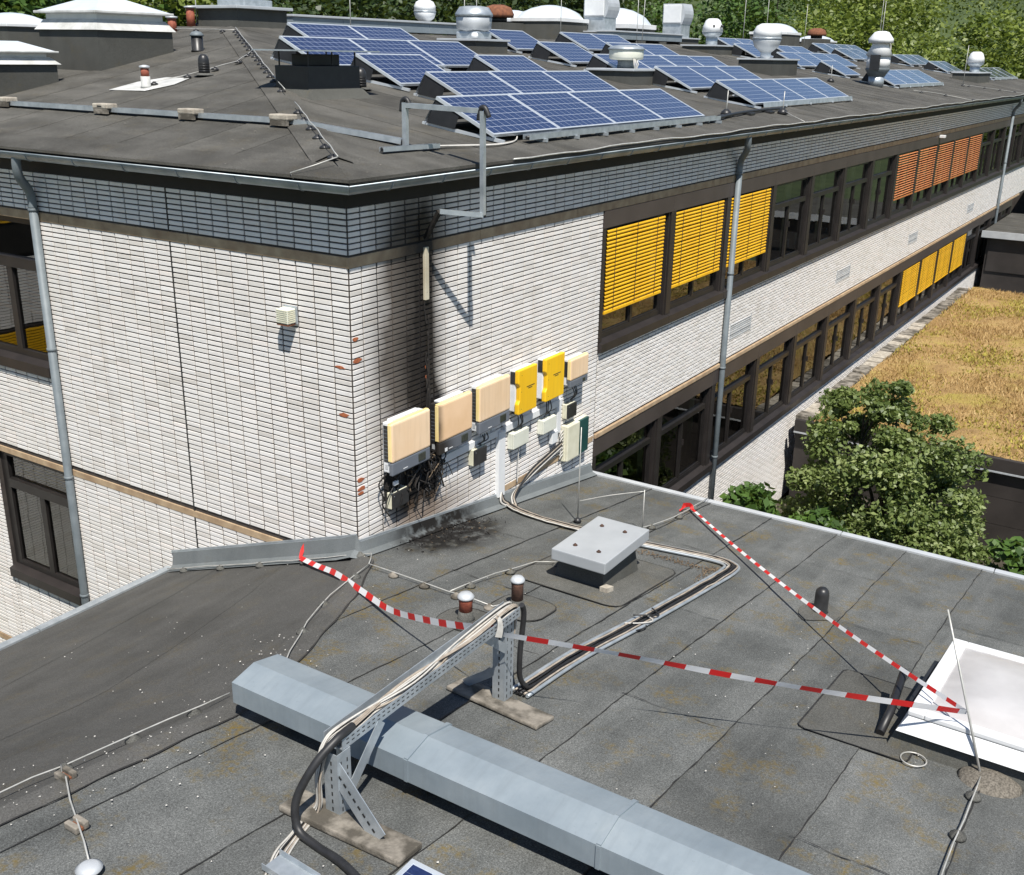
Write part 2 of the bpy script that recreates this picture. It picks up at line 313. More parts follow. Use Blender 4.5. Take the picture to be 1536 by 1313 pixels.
# ------------------------------------------------------------------ object helpers
def link(o, parent=None):
    COL.objects.link(o)
    if parent is not None: o.parent = parent
    return o
def tag(o, label=None, cat=None, group=None, kind=None):
    if label: o['label'] = label
    if cat: o['category'] = cat
    if group: o['group'] = group
    if kind: o['kind'] = kind
    return o
def empty(name, loc=(0, 0, 0), label=None, cat=None, group=None):
    o = bpy.data.objects.new(name, None); o.empty_display_size = 0.1
    link(o); o.location = loc; o['_o'] = list(loc)
    return tag(o, label, cat, group)
class MB:
    """collects shapes given in world coordinates; build() makes one mesh object"""
    def __init__(s): s.v = []; s.f = []; s.uv = {}; s.smooth = set()
    def add(s, vs, fs, smooth=False):
        k = len(s.v); s.v += [tuple(v) for v in vs]
        for f in fs:
            if smooth: s.smooth.add(len(s.f))
            s.f.append([k + i for i in f])
        return s
    def box(s, x0, x1, y0, y1, z0, z1, bev=0.0):
        if x0 > x1: x0, x1 = x1, x0
        if y0 > y1: y0, y1 = y1, y0
        if z0 > z1: z0, z1 = z1, z0
        if bev <= 0:
            vs = [(x, y, z) for z in (z0, z1) for y in (y0, y1) for x in (x0, x1)]
            return s.add(vs, [(0, 2, 3, 1), (4, 5, 7, 6), (0, 1, 5, 4), (2, 6, 7, 3), (0, 4, 6, 2), (1, 3, 7, 5)])
        bm = bmesh.new(); bmesh.ops.create_cube(bm, size=1)
        for v in bm.verts: v.co = Vector(((x0 + x1) / 2 + v.co.x * (x1 - x0), (y0 + y1) / 2 + v.co.y * (y1 - y0), (z0 + z1) / 2 + v.co.z * (z1 - z0)))
        bmesh.ops.bevel(bm, geom=bm.edges[:], offset=bev, segments=2, affect='EDGES', profile=0.6)
        bm.verts.index_update(); s.add([v.co[:] for v in bm.verts], [[v.index for v in f.verts] for f in bm.faces]); bm.free(); return s
    def obox(s, o, ax, ay, az):
        o, ax, ay, az = map(Vector, (o, ax, ay, az))
        vs = [o + ax * i + ay * j + az * k for k in (0, 1) for j in (0, 1) for i in (0, 1)]
        return s.add(vs, [(0, 2, 3, 1), (4, 5, 7, 6), (0, 1, 5, 4), (2, 6, 7, 3), (0, 4, 6, 2), (1, 3, 7, 5)])
    def quad(s, a, b, c, d, uv=None):
        s.add([a, b, c, d], [(0, 1, 2, 3)])
        if uv: s.uv[len(s.f) - 1] = uv
        return s
    def bar(s, a, b, w, h, up=(0, 0, 1)):
        a, b = Vector(a), Vector(b); d = (b - a).normalized(); u = Vector(up)
        x = d.cross(u)
        if x.length < 1e-4: x = d.cross(Vector((1, 0, 0)))
        x.normalize(); u = x.cross(d)
        return s.obox(a - x * w / 2 - u * h / 2, x * w, b - a, u * h)
    def tube(s, pts, r, n=8, caps=True):
        pts = [Vector(p) for p in pts]
        rs = r if isinstance(r, (list, tuple)) else [r] * len(pts)
        vs = []; fs = []; prev = None
        for i, p in enumerate(pts):
            d = (pts[min(i + 1, len(pts) - 1)] - pts[max(i - 1, 0)])
            d = d.normalized() if d.length > 1e-9 else Vector((0, 0, 1))
            if prev is None:
                x = d.orthogonal().normalized()
            else:
                x = prev - d * prev.dot(d)
                x = x.normalized() if x.length > 1e-6 else d.orthogonal().normalized()
            prev = x; y = d.cross(x)
            for k in range(n):
                a = 2 * math.pi * k / n; vs.append(p + (x * math.cos(a) + y * math.sin(a)) * rs[i])
        for i in range(len(pts) - 1):
            for k in range(n): fs.append((i * n + k, i * n + (k + 1) % n, (i + 1) * n + (k + 1) % n, (i + 1) * n + k))
        s.add(vs, fs, True)
        if caps:
            k0 = len(s.v) - len(vs)
            s.f.append([k0 + k for k in range(n)][::-1]); s.f.append([k0 + (len(pts) - 1) * n + k for k in range(n)])
        return s
    def lathe(s, c, prof, n=20):
        vs = []; fs = []
        for r_, z in prof:
            for k in range(n):
                a = 2 * math.pi * k / n; vs.append((c[0] + r_ * math.cos(a), c[1] + r_ * math.sin(a), c[2] + z))
        for i in range(len(prof) - 1):
            for k in range(n): fs.append((i * n + k, i * n + (k + 1) % n, (i + 1) * n + (k + 1) % n, (i + 1) * n + k))
        s.add(vs, fs, True)
        k0 = len(s.v) - len(vs)
        s.f.append([k0 + k for k in range(n)][::-1]); s.f.append([k0 + (len(prof) - 1) * n + k for k in range(n)])
        return s
    def prism(s, poly, d):
        """poly: list of 3d points, d: extrusion vector"""
        n = len(poly); d = Vector(d); p = [Vector(q) for q in poly]
        return s.add(p + [q + d for q in p], [list(range(n))[::-1], list(range(n, 2 * n))] + [(i, (i + 1) % n, n + (i + 1) % n, n + i) for i in range(n)])
    def build(s, name, mat, parent=None, tint=None, label=None, cat=None, group=None, kind=None):
        me = bpy.data.meshes.new(name)
        off = Vector((0, 0, 0))
        q = parent
        while q is not None:
            off += Vector(q.get('_o', (0, 0, 0))); q = q.parent
        me.from_pydata([tuple(Vector(v) - off) for v in s.v], [], s.f); me.update()
        if s.uv:
            ul = me.uv_layers.new(name='UVMap')
            for fi, uv in s.uv.items():
                for k, li in enumerate(me.polygons[fi].loop_indices): ul.data[li].uv = uv[k]
        for i in s.smooth: me.polygons[i].use_smooth = True
        if tint is not None:
            a = me.attributes.new('tint', 'FLOAT', 'FACE'); a.data.foreach_set('value', np.asarray(tint, dtype=np.float32))
        bm = bmesh.new(); bm.from_mesh(me); bmesh.ops.recalc_face_normals(bm, faces=bm.faces[:]) if 1 < len(s.f) < 20000 else None
        bm.to_mesh(me); bm.free()
        me.materials.append(MATS[mat])
        o = bpy.data.objects.new(name, me); link(o, parent)
        return tag(o, label, cat, group, kind)
def catmull(pts, k=6):
    P = [Vector(p) for p in pts]; out = []
    for i in range(len(P) - 1):
        a = P[max(i - 1, 0)]; b = P[i]; c = P[i + 1]; d = P[min(i + 2, len(P) - 1)]
        for j in range(k):
            t = j / k
            out.append(0.5 * ((2 * b) + (c - a) * t + (2 * a - 5 * b + 4 * c - d) * t * t + (3 * b - a - 3 * c + d) * t ** 3))
    out.append(P[-1]); return out

# surfaces
def zM(x): return -3.30 - 0.146 * x
FOLD = [(6, 0.0), (0.12, 0.0), (-1.0, -0.67), (-2.5, -1.32), (-3.44, -1.65), (-9, -1.63)]
def yfold(x):
    for (xa, ya), (xb, yb) in zip(FOLD, FOLD[1:]):
        if x >= xb: return ya + (yb - ya) * (xa - x) / (xa - xb)
    return FOLD[-1][1]
EAVE_Y, EAVE_Z = 3.3, -4.45
def zD(x, y):
    yf = yfold(x) if x < 0 else 0
    zf = zM(min(x, 0)); t = (y - yf) / (EAVE_Y - yf)
    return zf + (EAVE_Z - zf) * t
def zlow(x, y):
    return zM(x) if (y <= yfold(x)) else zD(x, y)
SL, SR, Z0, OV = 0.20, 0.16, 0.95, 0.40
XR, YR = 7.6, 9.6; ZT = Z0 + SL * (XR + OV)
def zL(x): return Z0 + SL * (x + OV)
def zR(y): return Z0 + SR * (y + OV)
def zup(x, y): return min(zL(x), zR(y), ZT)

# ================================================================== SETTING: ground
GZ = -10.4
g = MB(); g.quad((-600, -600, GZ), (900, -600, GZ), (900, 900, GZ), (-600, 900, GZ)); g.build('ground', 'lawn', kind='structure')
g = MB(); g.box(5.7, 15.3, -30, -0.012, GZ - 0.5, -8.0); g.build('courtyard_ground', 'soil', kind='structure')

# ================================================================== SCHOOL BUILDING
XE, YE = 58.0, 24.0
B = empty('school_building', (0, 0, GZ), 'white brick school building with bronze window bands and felt hip roof', 'building')
HC, MC = 0.0617, 0.25
ZBT = 0.62
WX0, BAY = 5.6, 2.42
LY0, LY1 = 5.38, 7.1
m = MB()
m.box(0, XE, 0, 0.3, 0.0, 0.80); m.box(0, WX0, 0, 0.3, GZ, 0.0)
m.box(WX0, XE, 0, 0.3, -3.55, -2.08); m.box(WX0, XE, 0, 0.3, GZ, -5.55)
right_wall = m.build('right_wall', 'mortar', B)
m = MB()
m.box(0, 0.3, 0.3, YE, 0.0, 0.80); m.box(0, 0.3, 0.3, LY0, GZ, 0.0); m.box(0, 0.3, LY1, YE, GZ, 0.0)
m.box(0, 0.3, LY0, LY1, -3.55, -2.08); m.box(0, 0.3, LY0, LY1, -6.98, -5.5); m.box(0, 0.3, LY0, LY1, GZ, -8.7)
left_wall = m.build('left_wall', 'mortar', B)
m = MB()
m.box(XE - 0.3, XE, 0.3, 19, GZ, 0.8); m.box(0.3, XE, 18.9, 19.2, GZ, 0.8); m.build('rear_wall', 'mortar', B)
# bricks
BR = []   # (wall, u0, u1, z0, z1, tint)
def courses(wall, u0, u1, ztop, zbot, off=0.0, running=False, joints=()):
    z = ztop; i = 0
    while z - HC > zbot - 0.012:
        us = [u0]; u = off + (MC / 2 if (running and i % 2) else 0)
        while u < u1 - 0.03:
            if u > u0 + 0.03: us.append(u)
            u += MC
        us.append(u1)
        for a, b in zip(us, us[1:]):
            a_ = a + 0.0105; b_ = b - 0.0105
            for j in joints:
                if abs(a - j) < 0.02: a_ = a + 0.012
                if abs(b - j) < 0.02: b_ = b - 0.012
            BR.append((wall, a_, b_, z - HC + 0.0135 + random.uniform(-.0015, .0015), z - random.uniform(0, .0015), random.random()))
        z -= HC; i += 1
J0 = 0.1915; JL = 0.2435
courses('R', 0.0, WX0, ZBT, 0.12, J0, joints=(J0 + MC,)); courses('R', WX0, XE, ZBT, 0.12, J0)
courses('R', 0.0, WX0, 0.0, -4.35, J0, joints=(J0 + MC,))
courses('R', WX0 + 0.01, 50, -2.15, -3.46, 0.02, True); courses('R', WX0, 46, -5.66, -8.0, 0.02, True)
courses('L', 0.0, 13, ZBT, 0.12, JL, joints=(JL + 10 * MC,)); courses('L', 0.0, LY0, 0.0, -3.44, JL, joints=(JL + 10 * MC,))
courses('L', 0.0, LY0, -3.54, -9.0, JL, joints=(JL + 10 * MC,))
courses('L', LY0, LY1, -2.16, -3.44, JL); courses('L', LY0, LY1, -5.62, -6.86, JL)
courses('L', LY1, 13, 0.0, -3.44, JL); courses('L', LY1, 13, -3.54, -9.0, JL)
def brick_geom(b):
    w, u0, u1, z0, z1, t = b
    p = 0.015 + random.uniform(-.0015, .0015); s1, s2 = random.uniform(-.0012, .0012), random.uniform(-.0012, .0012); c = 0.0025
    if w == 'R':
        bk = [(u0, 0.002, z0), (u1, 0.002, z0), (u1, 0.002, z1), (u0, 0.002, z1)]
        fr = [(u0 + c, -p + s1, z0 + c), (u1 - c, -p + s2, z0 + c), (u1 - c, -p - s1, z1 - c), (u0 + c, -p - s2, z1 - c)]
    else:
        bk = [(0.002, u1, z0), (0.002, u0, z0), (0.002, u0, z1), (0.002, u1, z1)]
        fr = [(-p + s1, u1 - c, z0 + c), (-p + s2, u0 + c, z0 + c), (-p - s1, u0 + c, z1 - c), (-p - s2, u1 - c, z1 - c)]
    return bk + fr, [(4, 5, 6, 7), (0, 1, 5, 4), (1, 2, 6, 5), (2, 3, 7, 6), (3, 0, 4, 7)]
def appar(b):
    c = Vector(((b[1] + b[2]) / 2, 0, (b[3] + b[4]) / 2)) if b[0] == 'R' else Vector((0, (b[1] + b[2]) / 2, (b[3] + b[4]) / 2))
    d = CAM - c; nn = Vector((0, -1, 0)) if b[0] == 'R' else Vector((-1, 0, 0))
    vis = 1.0
    if b[0] == 'R' and c.z < -3.35 - 0.146 * c.x: vis = 0
    if b[0] == 'L' and c.y < 3.3 and c.z < -3.3 - 0.36 * c.y: vis = 0
    if b[0] == 'R' and c.x > 0.4 and -2.5 < c.z < -1.8: vis = 0
    return vis * (b[2] - b[1]) * (b[4] - b[3]) * d.normalized().dot(nn) / d.length_squared
BR.sort(key=appar, reverse=True)
for b in BR[:300]:
    m = MB(); v, f = brick_geom(b); m.add(v, f)
    m.build('brick', 'brick_sooty' if b[0] == 'R' else 'brick_white', right_wall if b[0] == 'R' else left_wall, tint=[b[5]] * 5)
for w, par, mt in (('R', right_wall, 'brick_sooty'), ('L', left_wall, 'brick_white')):
    m = MB(); tt = []
    for b in BR[300:]:
        if b[0] == w: v, f = brick_geom(b); m.add(v, f); tt += [b[5]] * 5
    m.build('bricks_beyond', mt, par, tint=tt, kind='stuff')
# chipped bricks showing the red body
for w, u, z, su, sz in (('R', 0.05, -0.765, .05, .022), ('R', 0.07, -1.01, .075, .024), ('L', 0.15, -1.09, .06, .02), ('L', 0.12, -1.63, .06, .024), ('R', 0.06, -2.395, .055, .024), ('R', 0.065, -2.505, .06, .026), ('R', 0.06, -2.555, .05, .02), ('R', 1.29, -1.36, .02, .02), ('R', 1.30, -1.48, .022, .02)):
    pts = []
    for k in range(9):
        a = 2 * math.pi * k / 9; q = random.uniform(.6, 1.1); pts.append((max(u + 1.25 * su * q * math.cos(a), .004), z + 1.2 * sz * q * math.sin(a)))
    m = MB(); pl = [(p_, -0.0195, q_) if w == 'R' else (-0.0195, p_, q_) for p_, q_ in pts]
    m.prism(pl, (0, 0.004, 0) if w == 'R' else (0.004, 0, 0)); m.build('chipped_brick_face', 'brick_red', right_wall if w == 'R' else left_wall)
# expansion joints
m = MB(); m.box(J0 + MC - 0.009, J0 + MC + 0.009, -0.006, 0.01, -3.5, 0.118); m.build('expansion_joint', 'seal', right_wall)
m = MB(); m.box(WX0 - 0.012, WX0 + 0.002, -0.010, 0.01, -3.5, -2.16); m.build('expansion_joint', 'seal', right_wall)
m = MB(); m.box(-0.016, 0.01, JL + 10 * MC - 0.012, JL + 10 * MC + 0.012, -4.4, 0.66); m.build('expansion_joint', 'seal', left_wall)
m = MB(); m.box(-0.013, 0.01, LY0 - 0.012, LY0 + 0.003, -3.44, -2.2); m.build('expansion_joint', 'seal', left_wall)
# ledges of exposed concrete
def seg(a, b, step=2.4):
    o = []; x = a
    while x < b - 0.01: o.append((x, min(x + step - 0.008, b))); x += step
    return o
for a, b in seg(0.0, XE): MB().box(a - (0.022 if a == 0 else 0), b, -0.022, 0.02, 0.004, 0.118, 0.004).build('concrete_ledge', 'ledge', right_wall)
for a, b in seg(0.02, 13): MB().box(-0.022, 0.02, a, b, 0.004, 0.118, 0.004).build('concrete_ledge', 'ledge', left_wall)
for a, b in seg(1.2, 13): MB().box(-0.020, 0.02, a, b, -3.536, -3.446, 0.004).build('concrete_ledge', 'ledge', left_wall)
for a, b in seg(4.9, 13): MB().box(-0.020, 0.02, a, b, -6.97, -6.87, 0.004).build('concrete_ledge', 'ledge', left_wall)
for a, b in seg(WX0 + 0.005, 46): MB().box(a, b, -0.045, 0.02, -3.535, -3.465, 0.004).build('concrete_ledge', 'ledge', right_wall)
MB().box(3.0, WX0 - 0.03, -0.018, 0.02, -3.56, -3.47, 0.004).build('concrete_ledge', 'ledge', right_wall)
# dark frieze under the eaves and soffit
m = MB(); m.box(-0.02, XE, -0.02, 0.01, ZBT + 0.005, 0.86); m.box(-0.02, 0.01, 0.011, YE, ZBT + 0.005, 0.86)
m.prism([(-0.34, -0.34, 0.86), (XE, -0.34, 0.86), (XE, 0.3, 0.86), (0.3, 0.3, 0.86), (0.3, YE, 0.86), (-0.34, YE, 0.86)], (0, 0, 0.03))
m.build('eaves_board', 'frieze', B)

# ---- wing across the left court (mirrored in the left windows)
m = MB(); m.box(-16, -.06, 13.2, 13.5, GZ, .8); wing = m.build('wing_wall', 'mortar', B)
m = MB(); tt = []
for i in range(170):
    z_ = ZBT - i * HC
    if -2.0 < z_ < 0.05 or -5.5 < z_ < -3.45: continue
    for k in range(64):
        x_ = -.1 - k * MC; m.box(x_ - .236, x_, 13.185, 13.202, z_ - HC + .013, z_); tt += [random.random()] * 6
m.build('bricks_beyond', 'brick_white', wing, tint=tt, kind='stuff')
for zt_, zb_w in ((-.05, -1.95), (-3.5, -5.45)):
    for k in range(6): MB().box(-.3 - k * 2.42 - 2.2, -.3 - k * 2.42, 13.15, 13.21, zb_w, zt_).build('window', 'bronze_dark', wing)
    for k in range(6):
        for q in range(20): MB().box(-.4 - k * 2.42 - 2.0, -.4 - k * 2.42, 13.12, 13.148, zt_ - .08 - q * .06, zt_ - .04 - q * .06).build('slat', 'slat_yellow', wing)

# ---- rooms behind the glass
m = MB()
m.box(WX0 + 0.02, 50, 4.5, 4.6, -6.2, 0.5); m.box(WX0 + 0.02, 50, 0.32, 4.5, 0.3, 0.4); m.box(WX0 + 0.02, 50, 0.32, 4.5, -3.4, -3.2)
for k in range(0, 18, 3): m.box(WX0 + k * BAY - 0.05, WX0 + k * BAY + 0.05, 0.4, 4.5, -6.0, 0.3)
m.box(3.5, 3.6, 4.8, 7.8, -9, 0.5); m.box(0.32, 3.5, 4.8, 4.9, -9, 0.5); m.box(0.32, 3.5, 7.7, 7.8, -9, 0.5); m.box(0.32, 3.5, 4.9, 7.7, -3.4, -3.2)
m.build('room_walls', 'interior', B)
m = MB(); m.box(WX0 + 0.02, 50, 0.32, 4.5, -2.9, -2.8); m.box(WX0 + 0.02, 50, 0.32, 4.5, -6.3, -6.2); m.box(0.32, 3.5, 4.9, 7.7, -2.9, -2.8); m.box(0.32, 3.5, 4.9, 7.7, -6.3, -6.2)
m.build('room_floor', 'interior_floor', B)
for k in range(16):
    x = WX0 + k * BAY
    MB().box(x + 1.35, x + 1.6, 1.0, 1.25, -6.19, -3.42).build('room_pillar', 'interior_post', B)
    if random.random() < 0.8:
        MB().box(x + 0.3, x + 1.9, 0.6, 1.2, -2.1, -2.05).box(x + .35, x + .4, .65, 1.15, -2.79, -2.1).box(x + 1.8, x + 1.85, .65, 1.15, -2.79, -2.1).build('table', 'furniture', B)
        for q in range(3):
            MB().box(x + 0.4 + q * .5, x + 0.55 + q * .5, 0.7, 0.9, -2.05, -2.05 + random.uniform(.08, .3), 0.02).build('box_on_table', random.choice(['furniture', 'white_plastic', 'curtain']), B)
    if 3 <= k <= 6 or k > 11:
        m = MB(); pts = []
        for j in range(13): pts.append((x + 1.75 + j * 0.03, 0.35 + 0.03 * math.sin(j * 1.9)))
        for (a, b_), (c, d) in zip(pts, pts[1:]): m.quad((a, b_, -2.2), (c, d, -2.2), (c, d, -0.3), (a, b_, -0.3))
        m.build('curtain', 'curtain', B)

# ---- window bands of the right wall
def window_R(x0, x1, zt, zb, trans, par):
    g0, yf, yb = 0.05, 0.045, 0.11
    fr = MB()
    fr.box(x0, x0 + 0.06, yf, yb, zb, zt).box(x1 - 0.06, x1, yf, yb, zb, zt).box(x0 + 0.06, x1 - 0.06, yf, yb, zt - 0.06, zt).box(x0 + 0.06, x1 - 0.06, yf, yb, zb, zb + 0.09)
    fr.box(x0 + 0.06, x1 - 0.06, yf - 0.02, yb, trans - 0.05, trans + 0.04)
    xm = (x0 + x1) / 2
    fr.box(xm - 0.035, xm + 0.035, yf, yb, zb + 0.09, trans - 0.05)
    for a, b in ((x0 + 0.06, xm - 0.035), (xm + 0.035, x1 - 0.06)):
        fr.box(a, a + 0.03, yf + .015, yb, zb + 0.09, trans - 0.05).box(b - 0.03, b, yf + .015, yb, zb + 0.09, trans - 0.05).box(a + .03, b - .03, yf + .015, yb, zb + 0.09, zb + 0.12)
    w = fr.build('window', 'bronze_dark', par)
    MB().quad((x0 + .06, .09, trans + .04), (x1 - .06, .09, trans + .04), (x1 - .06, .09, zt - .06), (x0 + .06, .09, zt - .06)).build('pane', 'glass', w)
    for a, b in ((x0 + .09, xm - .065), (xm + .065, x1 - .09)):
        MB().quad((a, .085, zb + .12), (b, .085, zb + .12), (b, .085, trans - .05), (a, .085, trans - .05)).build('pane', 'glass', w)
    hm = MB(); hm.box(xm + 0.02, xm + 0.035, yf - 0.035, yf, zb + .75, zb + .87); hm.build('handle', 'bronze', w)
    return w
def blind_R(x0, x1, zt, zb, mat, open_, par):
    n = int((zt - zb) / (0.068 if open_ else 0.0585))
    rail = MB(); rail.box(x0, x1, -0.035, 0.0, zb, zb + 0.035); bl = rail.build('blind', mat, par)
    me = None
    prof = [(-0.022, 0.030), (-0.034, 0.012), (-0.032, -0.004), (-0.010, -0.022)] if not open_ else [(0.012, 0.014), (-0.008, 0.012), (-0.026, 0.004), (-0.034, -0.010)]
    for i in range(n):
        zc = zt - 0.05 - i * (zt - zb - 0.07) / max(n - 1, 1)
        if me is None:
            s = MB(); vs = [(x, y, z) for x in (x0, x1) for y, z in prof]; k = len(prof)
            s.add(vs, [(j, j + 1, k + j + 1, k + j) for j in range(k - 1)], True)
            o = s.build('slat', mat, bl); me = o.data; o.location.z = zc
        else:
            o = bpy.data.objects.new('slat', me); link(o, bl); o.location.z = zc
        o.location.x = random.uniform(-.004, .004); o.location.z += random.uniform(-.003, .003)
    for f in (0.14, 0.5, 0.86):
        xx = x0 + (x1 - x0) * f; MB().box(xx - 0.006, xx + 0.006, -0.0385, -0.0365, zb + 0.03, zt).build('ladder_cord', 'dark_ink', bl)
for lvl, (f0, f1, zs, ztr) in enumerate(((0.0, -0.25, -1.98, -0.72), (-3.54, -3.84, -5.50, -4.22))):
    nb = 18 if lvl == 0 else 16
    par = B
    for k in range(nb):
        x0 = WX0 + k * BAY; x1 = x0 + BAY
        window_R(x0 + (0.10 if k == 0 else 0.14), x1 - 0.14, f1, zs, ztr, par)
        MB().box(x0 + (0.01 if k == 0 else 0.004), x1 - 0.004, -0.030, 0.09, f1 - 0.002, f0 - (0.006 if lvl else 0.002), 0.003).build('fascia_panel', 'fascia_metal', par)
        # sill
        m = MB(); m.prism([(x0 + .004, -0.075, zs - .16), (x0 + .004, -0.075, zs - .03), (x0 + .004, 0.045, zs + .012), (x0 + .004, 0.045, zs - .16)], (BAY - .008, 0, 0)); m.build('window_sill', 'bronze', par)
        # post between bays
        m = MB(); xm = x1
        m.box(xm - 0.135, xm + 0.135, 0.03, 0.16, zs, f1).box(xm - 0.06, xm + 0.12, -0.028, 0.028, zs - .01, f1 - .003).box(xm - 0.125, xm - 0.095, -0.01, 0.028, zs, f1 - .003)
        m.build('window_post', 'bronze', par)
    m = MB(); m.box(WX0 + 0.006, WX0 + 0.10, -0.02, 0.12, zs, f1); m.build('window_post', 'bronze', par)
for k in range(3): blind_R(WX0 + k * BAY + 0.115, WX0 + (k + 1) * BAY - 0.33 + (0.1 if k else 0.02), -0.27, -1.56, 'slat_yellow', False, B)
for k in range(7, 12): blind_R(WX0 + k * BAY + 0.18, WX0 + (k + 1) * BAY - 0.12, -0.27, -1.52, 'slat_orange', True, B)
for k in range(8, 12): blind_R(WX0 + k * BAY + 0.2, WX0 + (k + 1) * BAY - 0.14, -3.86, -5.02 - 0.02 * k + .2, 'slat_yellow', False, B)
# ventilation grilles in the spandrel
for x, z in ((11.65, -2.93), (18.6, -2.93), (25.8, -2.93), (34.5, -2.93)):
    m = MB()
    for i in range(7): m.box(x - .55, x + .55, -0.022, 0.0, z - .15 + i * .045, z - .13 + i * .045)
    m.box(x - .57, x - .55, -.024, 0.0, z - .16, z + .17).box(x + .55, x + .57, -.024, 0.0, z - .16, z + .17)
    m.build('vent_grille', 'galv_light', B)

# ---- windows of the left wall
def window_L(y0, y1, zt, zb, trans):
    xf, xb = 0.06, 0.14
    fr = MB(); fr.box(xf, xb, y0, y0 + .07, zb, zt).box(xf, xb, y1 - .16, y1, zb, zt).box(xf, xb, y0 + .07, y1 - .16, zt - .08, zt).box(xf, xb, y0 + .07, y1 - .16, zb, zb + .10)
    fr.box(xf - .02, xb, y0 + .07, y1 - .16, trans - .08, trans + .06)
    ym = (y0 + y1) / 2 - .06; fr.box(xf, xb, ym - .06, ym + .06, zb + .10, trans - .08)
    w = fr.build('window', 'bronze_dark', B)
    MB().quad((.11, y1 - .16, trans + .06), (.11, y0 + .07, trans + .06), (.11, y0 + .07, zt - .08), (.11, y1 - .16, zt - .08)).build('pane', 'glass', w)
    for a, b in ((y0 + .07, ym - .06), (ym + .06, y1 - .16)):
        MB().quad((.10, b, zb + .10), (.10, a, zb + .10), (.10, a, trans - .08), (.10, b, trans - .08)).build('pane', 'glass', w)
    MB().prism([(-.07, y0 - .0, zb - .17), (-.07, y0, zb - .03), (.06, y0, zb + .012), (.06, y0, zb - .17)], (0, y1 - y0, 0)).build('window_sill', 'bronze', B)
window_L(LY0 + .004, LY1 - .004, -0.004, -1.96, -0.62); window_L(LY0 + .004, LY1 - .004, -3.545, -5.46, -4.05); window_L(LY0 + .004, LY1 - .004, -6.985, -8.7, -7.6)
# yellow blind seen half-way down inside the lower left window, orange in the upper one
for nm, mt, zt, zb in (('blind', 'slat_orange', -0.75, -1.35), ('blind', 'slat_yellow', -3.62, -4.05)):
    bl = MB().box(0.19, 0.22, LY0 + .1, LY1 - .2, zb, zb + .03).build(nm, mt, B); me = None
    for i in range(int((zt - zb) / .06)):
        if me is None:
            o = MB().prism([(0.18, LY0 + .1, 0.02), (0.22, LY0 + .1, -0.02), (0.222, LY0 + .1, -0.018), (0.182, LY0 + .1, 0.022)], (0, LY1 - LY0 - .3, 0)).build('slat', mt, bl); me = o.data
        else: o = bpy.data.objects.new('slat', me); link(o, bl)
        o.location.z = zt - .03 - i * .06

# ---- roof of the school: base, felt sheets, hip caps
m = MB()
zb_ = 0.012
m.add([(-.4, -.4, Z0 - zb_), (XE, -.4, Z0 - zb_), (XE, -.4, Z0 - .06), (-.4, -.4, Z0 - .06)], [(0, 1, 2, 3)])
HX = XE - (ZT - Z0) / 0.16
m.add([(-.4, -.4, Z0 - zb_), (XE, -.4, Z0 - zb_), (HX, YR, ZT - zb_), (XR, YR, ZT - zb_), (-.4, YE, Z0 - zb_), (XR, YE, ZT - zb_), (XE, 19.5, Z0 - zb_), (HX, 12, ZT - zb_), (XR + 6, YE, ZT - zb_), (XR + 6, 12, ZT - zb_), (XE, 19.5, Z0 - zb_), (XR + 6, 19.5, Z0)],
      [(0, 1, 2, 3), (0, 3, 5, 4), (1, 6, 7, 2), (3, 2, 7, 9), (3, 9, 8, 5), (9, 7, 10, 11)])
roof = m.build('roof', 'felt_upper', B)
def sheet(poly, par, mat, name='felt_sheet', th=0.006):
    """thin felt slab from a list of 3-d points"""
    m = MB(); m.prism([(p[0], p[1], p[2]) for p in poly], (0, 0, -th)); return m.build(name, mat, par)
def hipy(x): return (x + OV) * 1.25 - OV
def hipx(y): return (y + OV) * 0.8 - OV
x = -OV
i = 0
while x < 57:
    x1 = x + 1.0; lift0, lift1 = 0.004, 0.013
    ya, yb = min(hipy(x), YR), min(hipy(x1), YR)
    if x > HX - 0.5:
        f = lambda xx: min(YR, (XE - xx) * 0.16 / SR - OV)
        ya, yb = f(x), f(x1)
    if yb <= 0.1 and ya <= 0.1: x = x1; continue
    jit = [random.uniform(-.012, .012) for _ in range(4)]
    poly = [(x, -.38, zR(-.38) + lift0), (x1 + .05 + jit[0], -.38, zR(-.38) + lift1), (x1 + .05 + jit[1], yb, zR(yb) + lift1), (x, max(ya, -.37), zR(max(ya, -.37)) + lift0)]
    sheet(poly, roof, 'felt_upper')
    if 0 < x < 42:
        s = MB(); pts = [(x1 + .05 + jit[0], -.38), (x1 + .05 + jit[1], yb)]
        prev = None
        for q in range(11):
            t = q / 10; yy = pts[0][1] + (pts[1][1] - pts[0][1]) * t; xx = pts[0][0] + (pts[1][0] - pts[0][0]) * t
            wv = random.uniform(.006, .02)
            cur = ((xx - .004, yy, zR(yy) + .0155), (xx + wv, yy, zR(yy) + .0065))
            if prev: s.quad(prev[0], prev[1], cur[1], cur[0])
            prev = cur
        s.build('bitumen_seam', 'bitumen', roof)
    x = x1
y = -OV
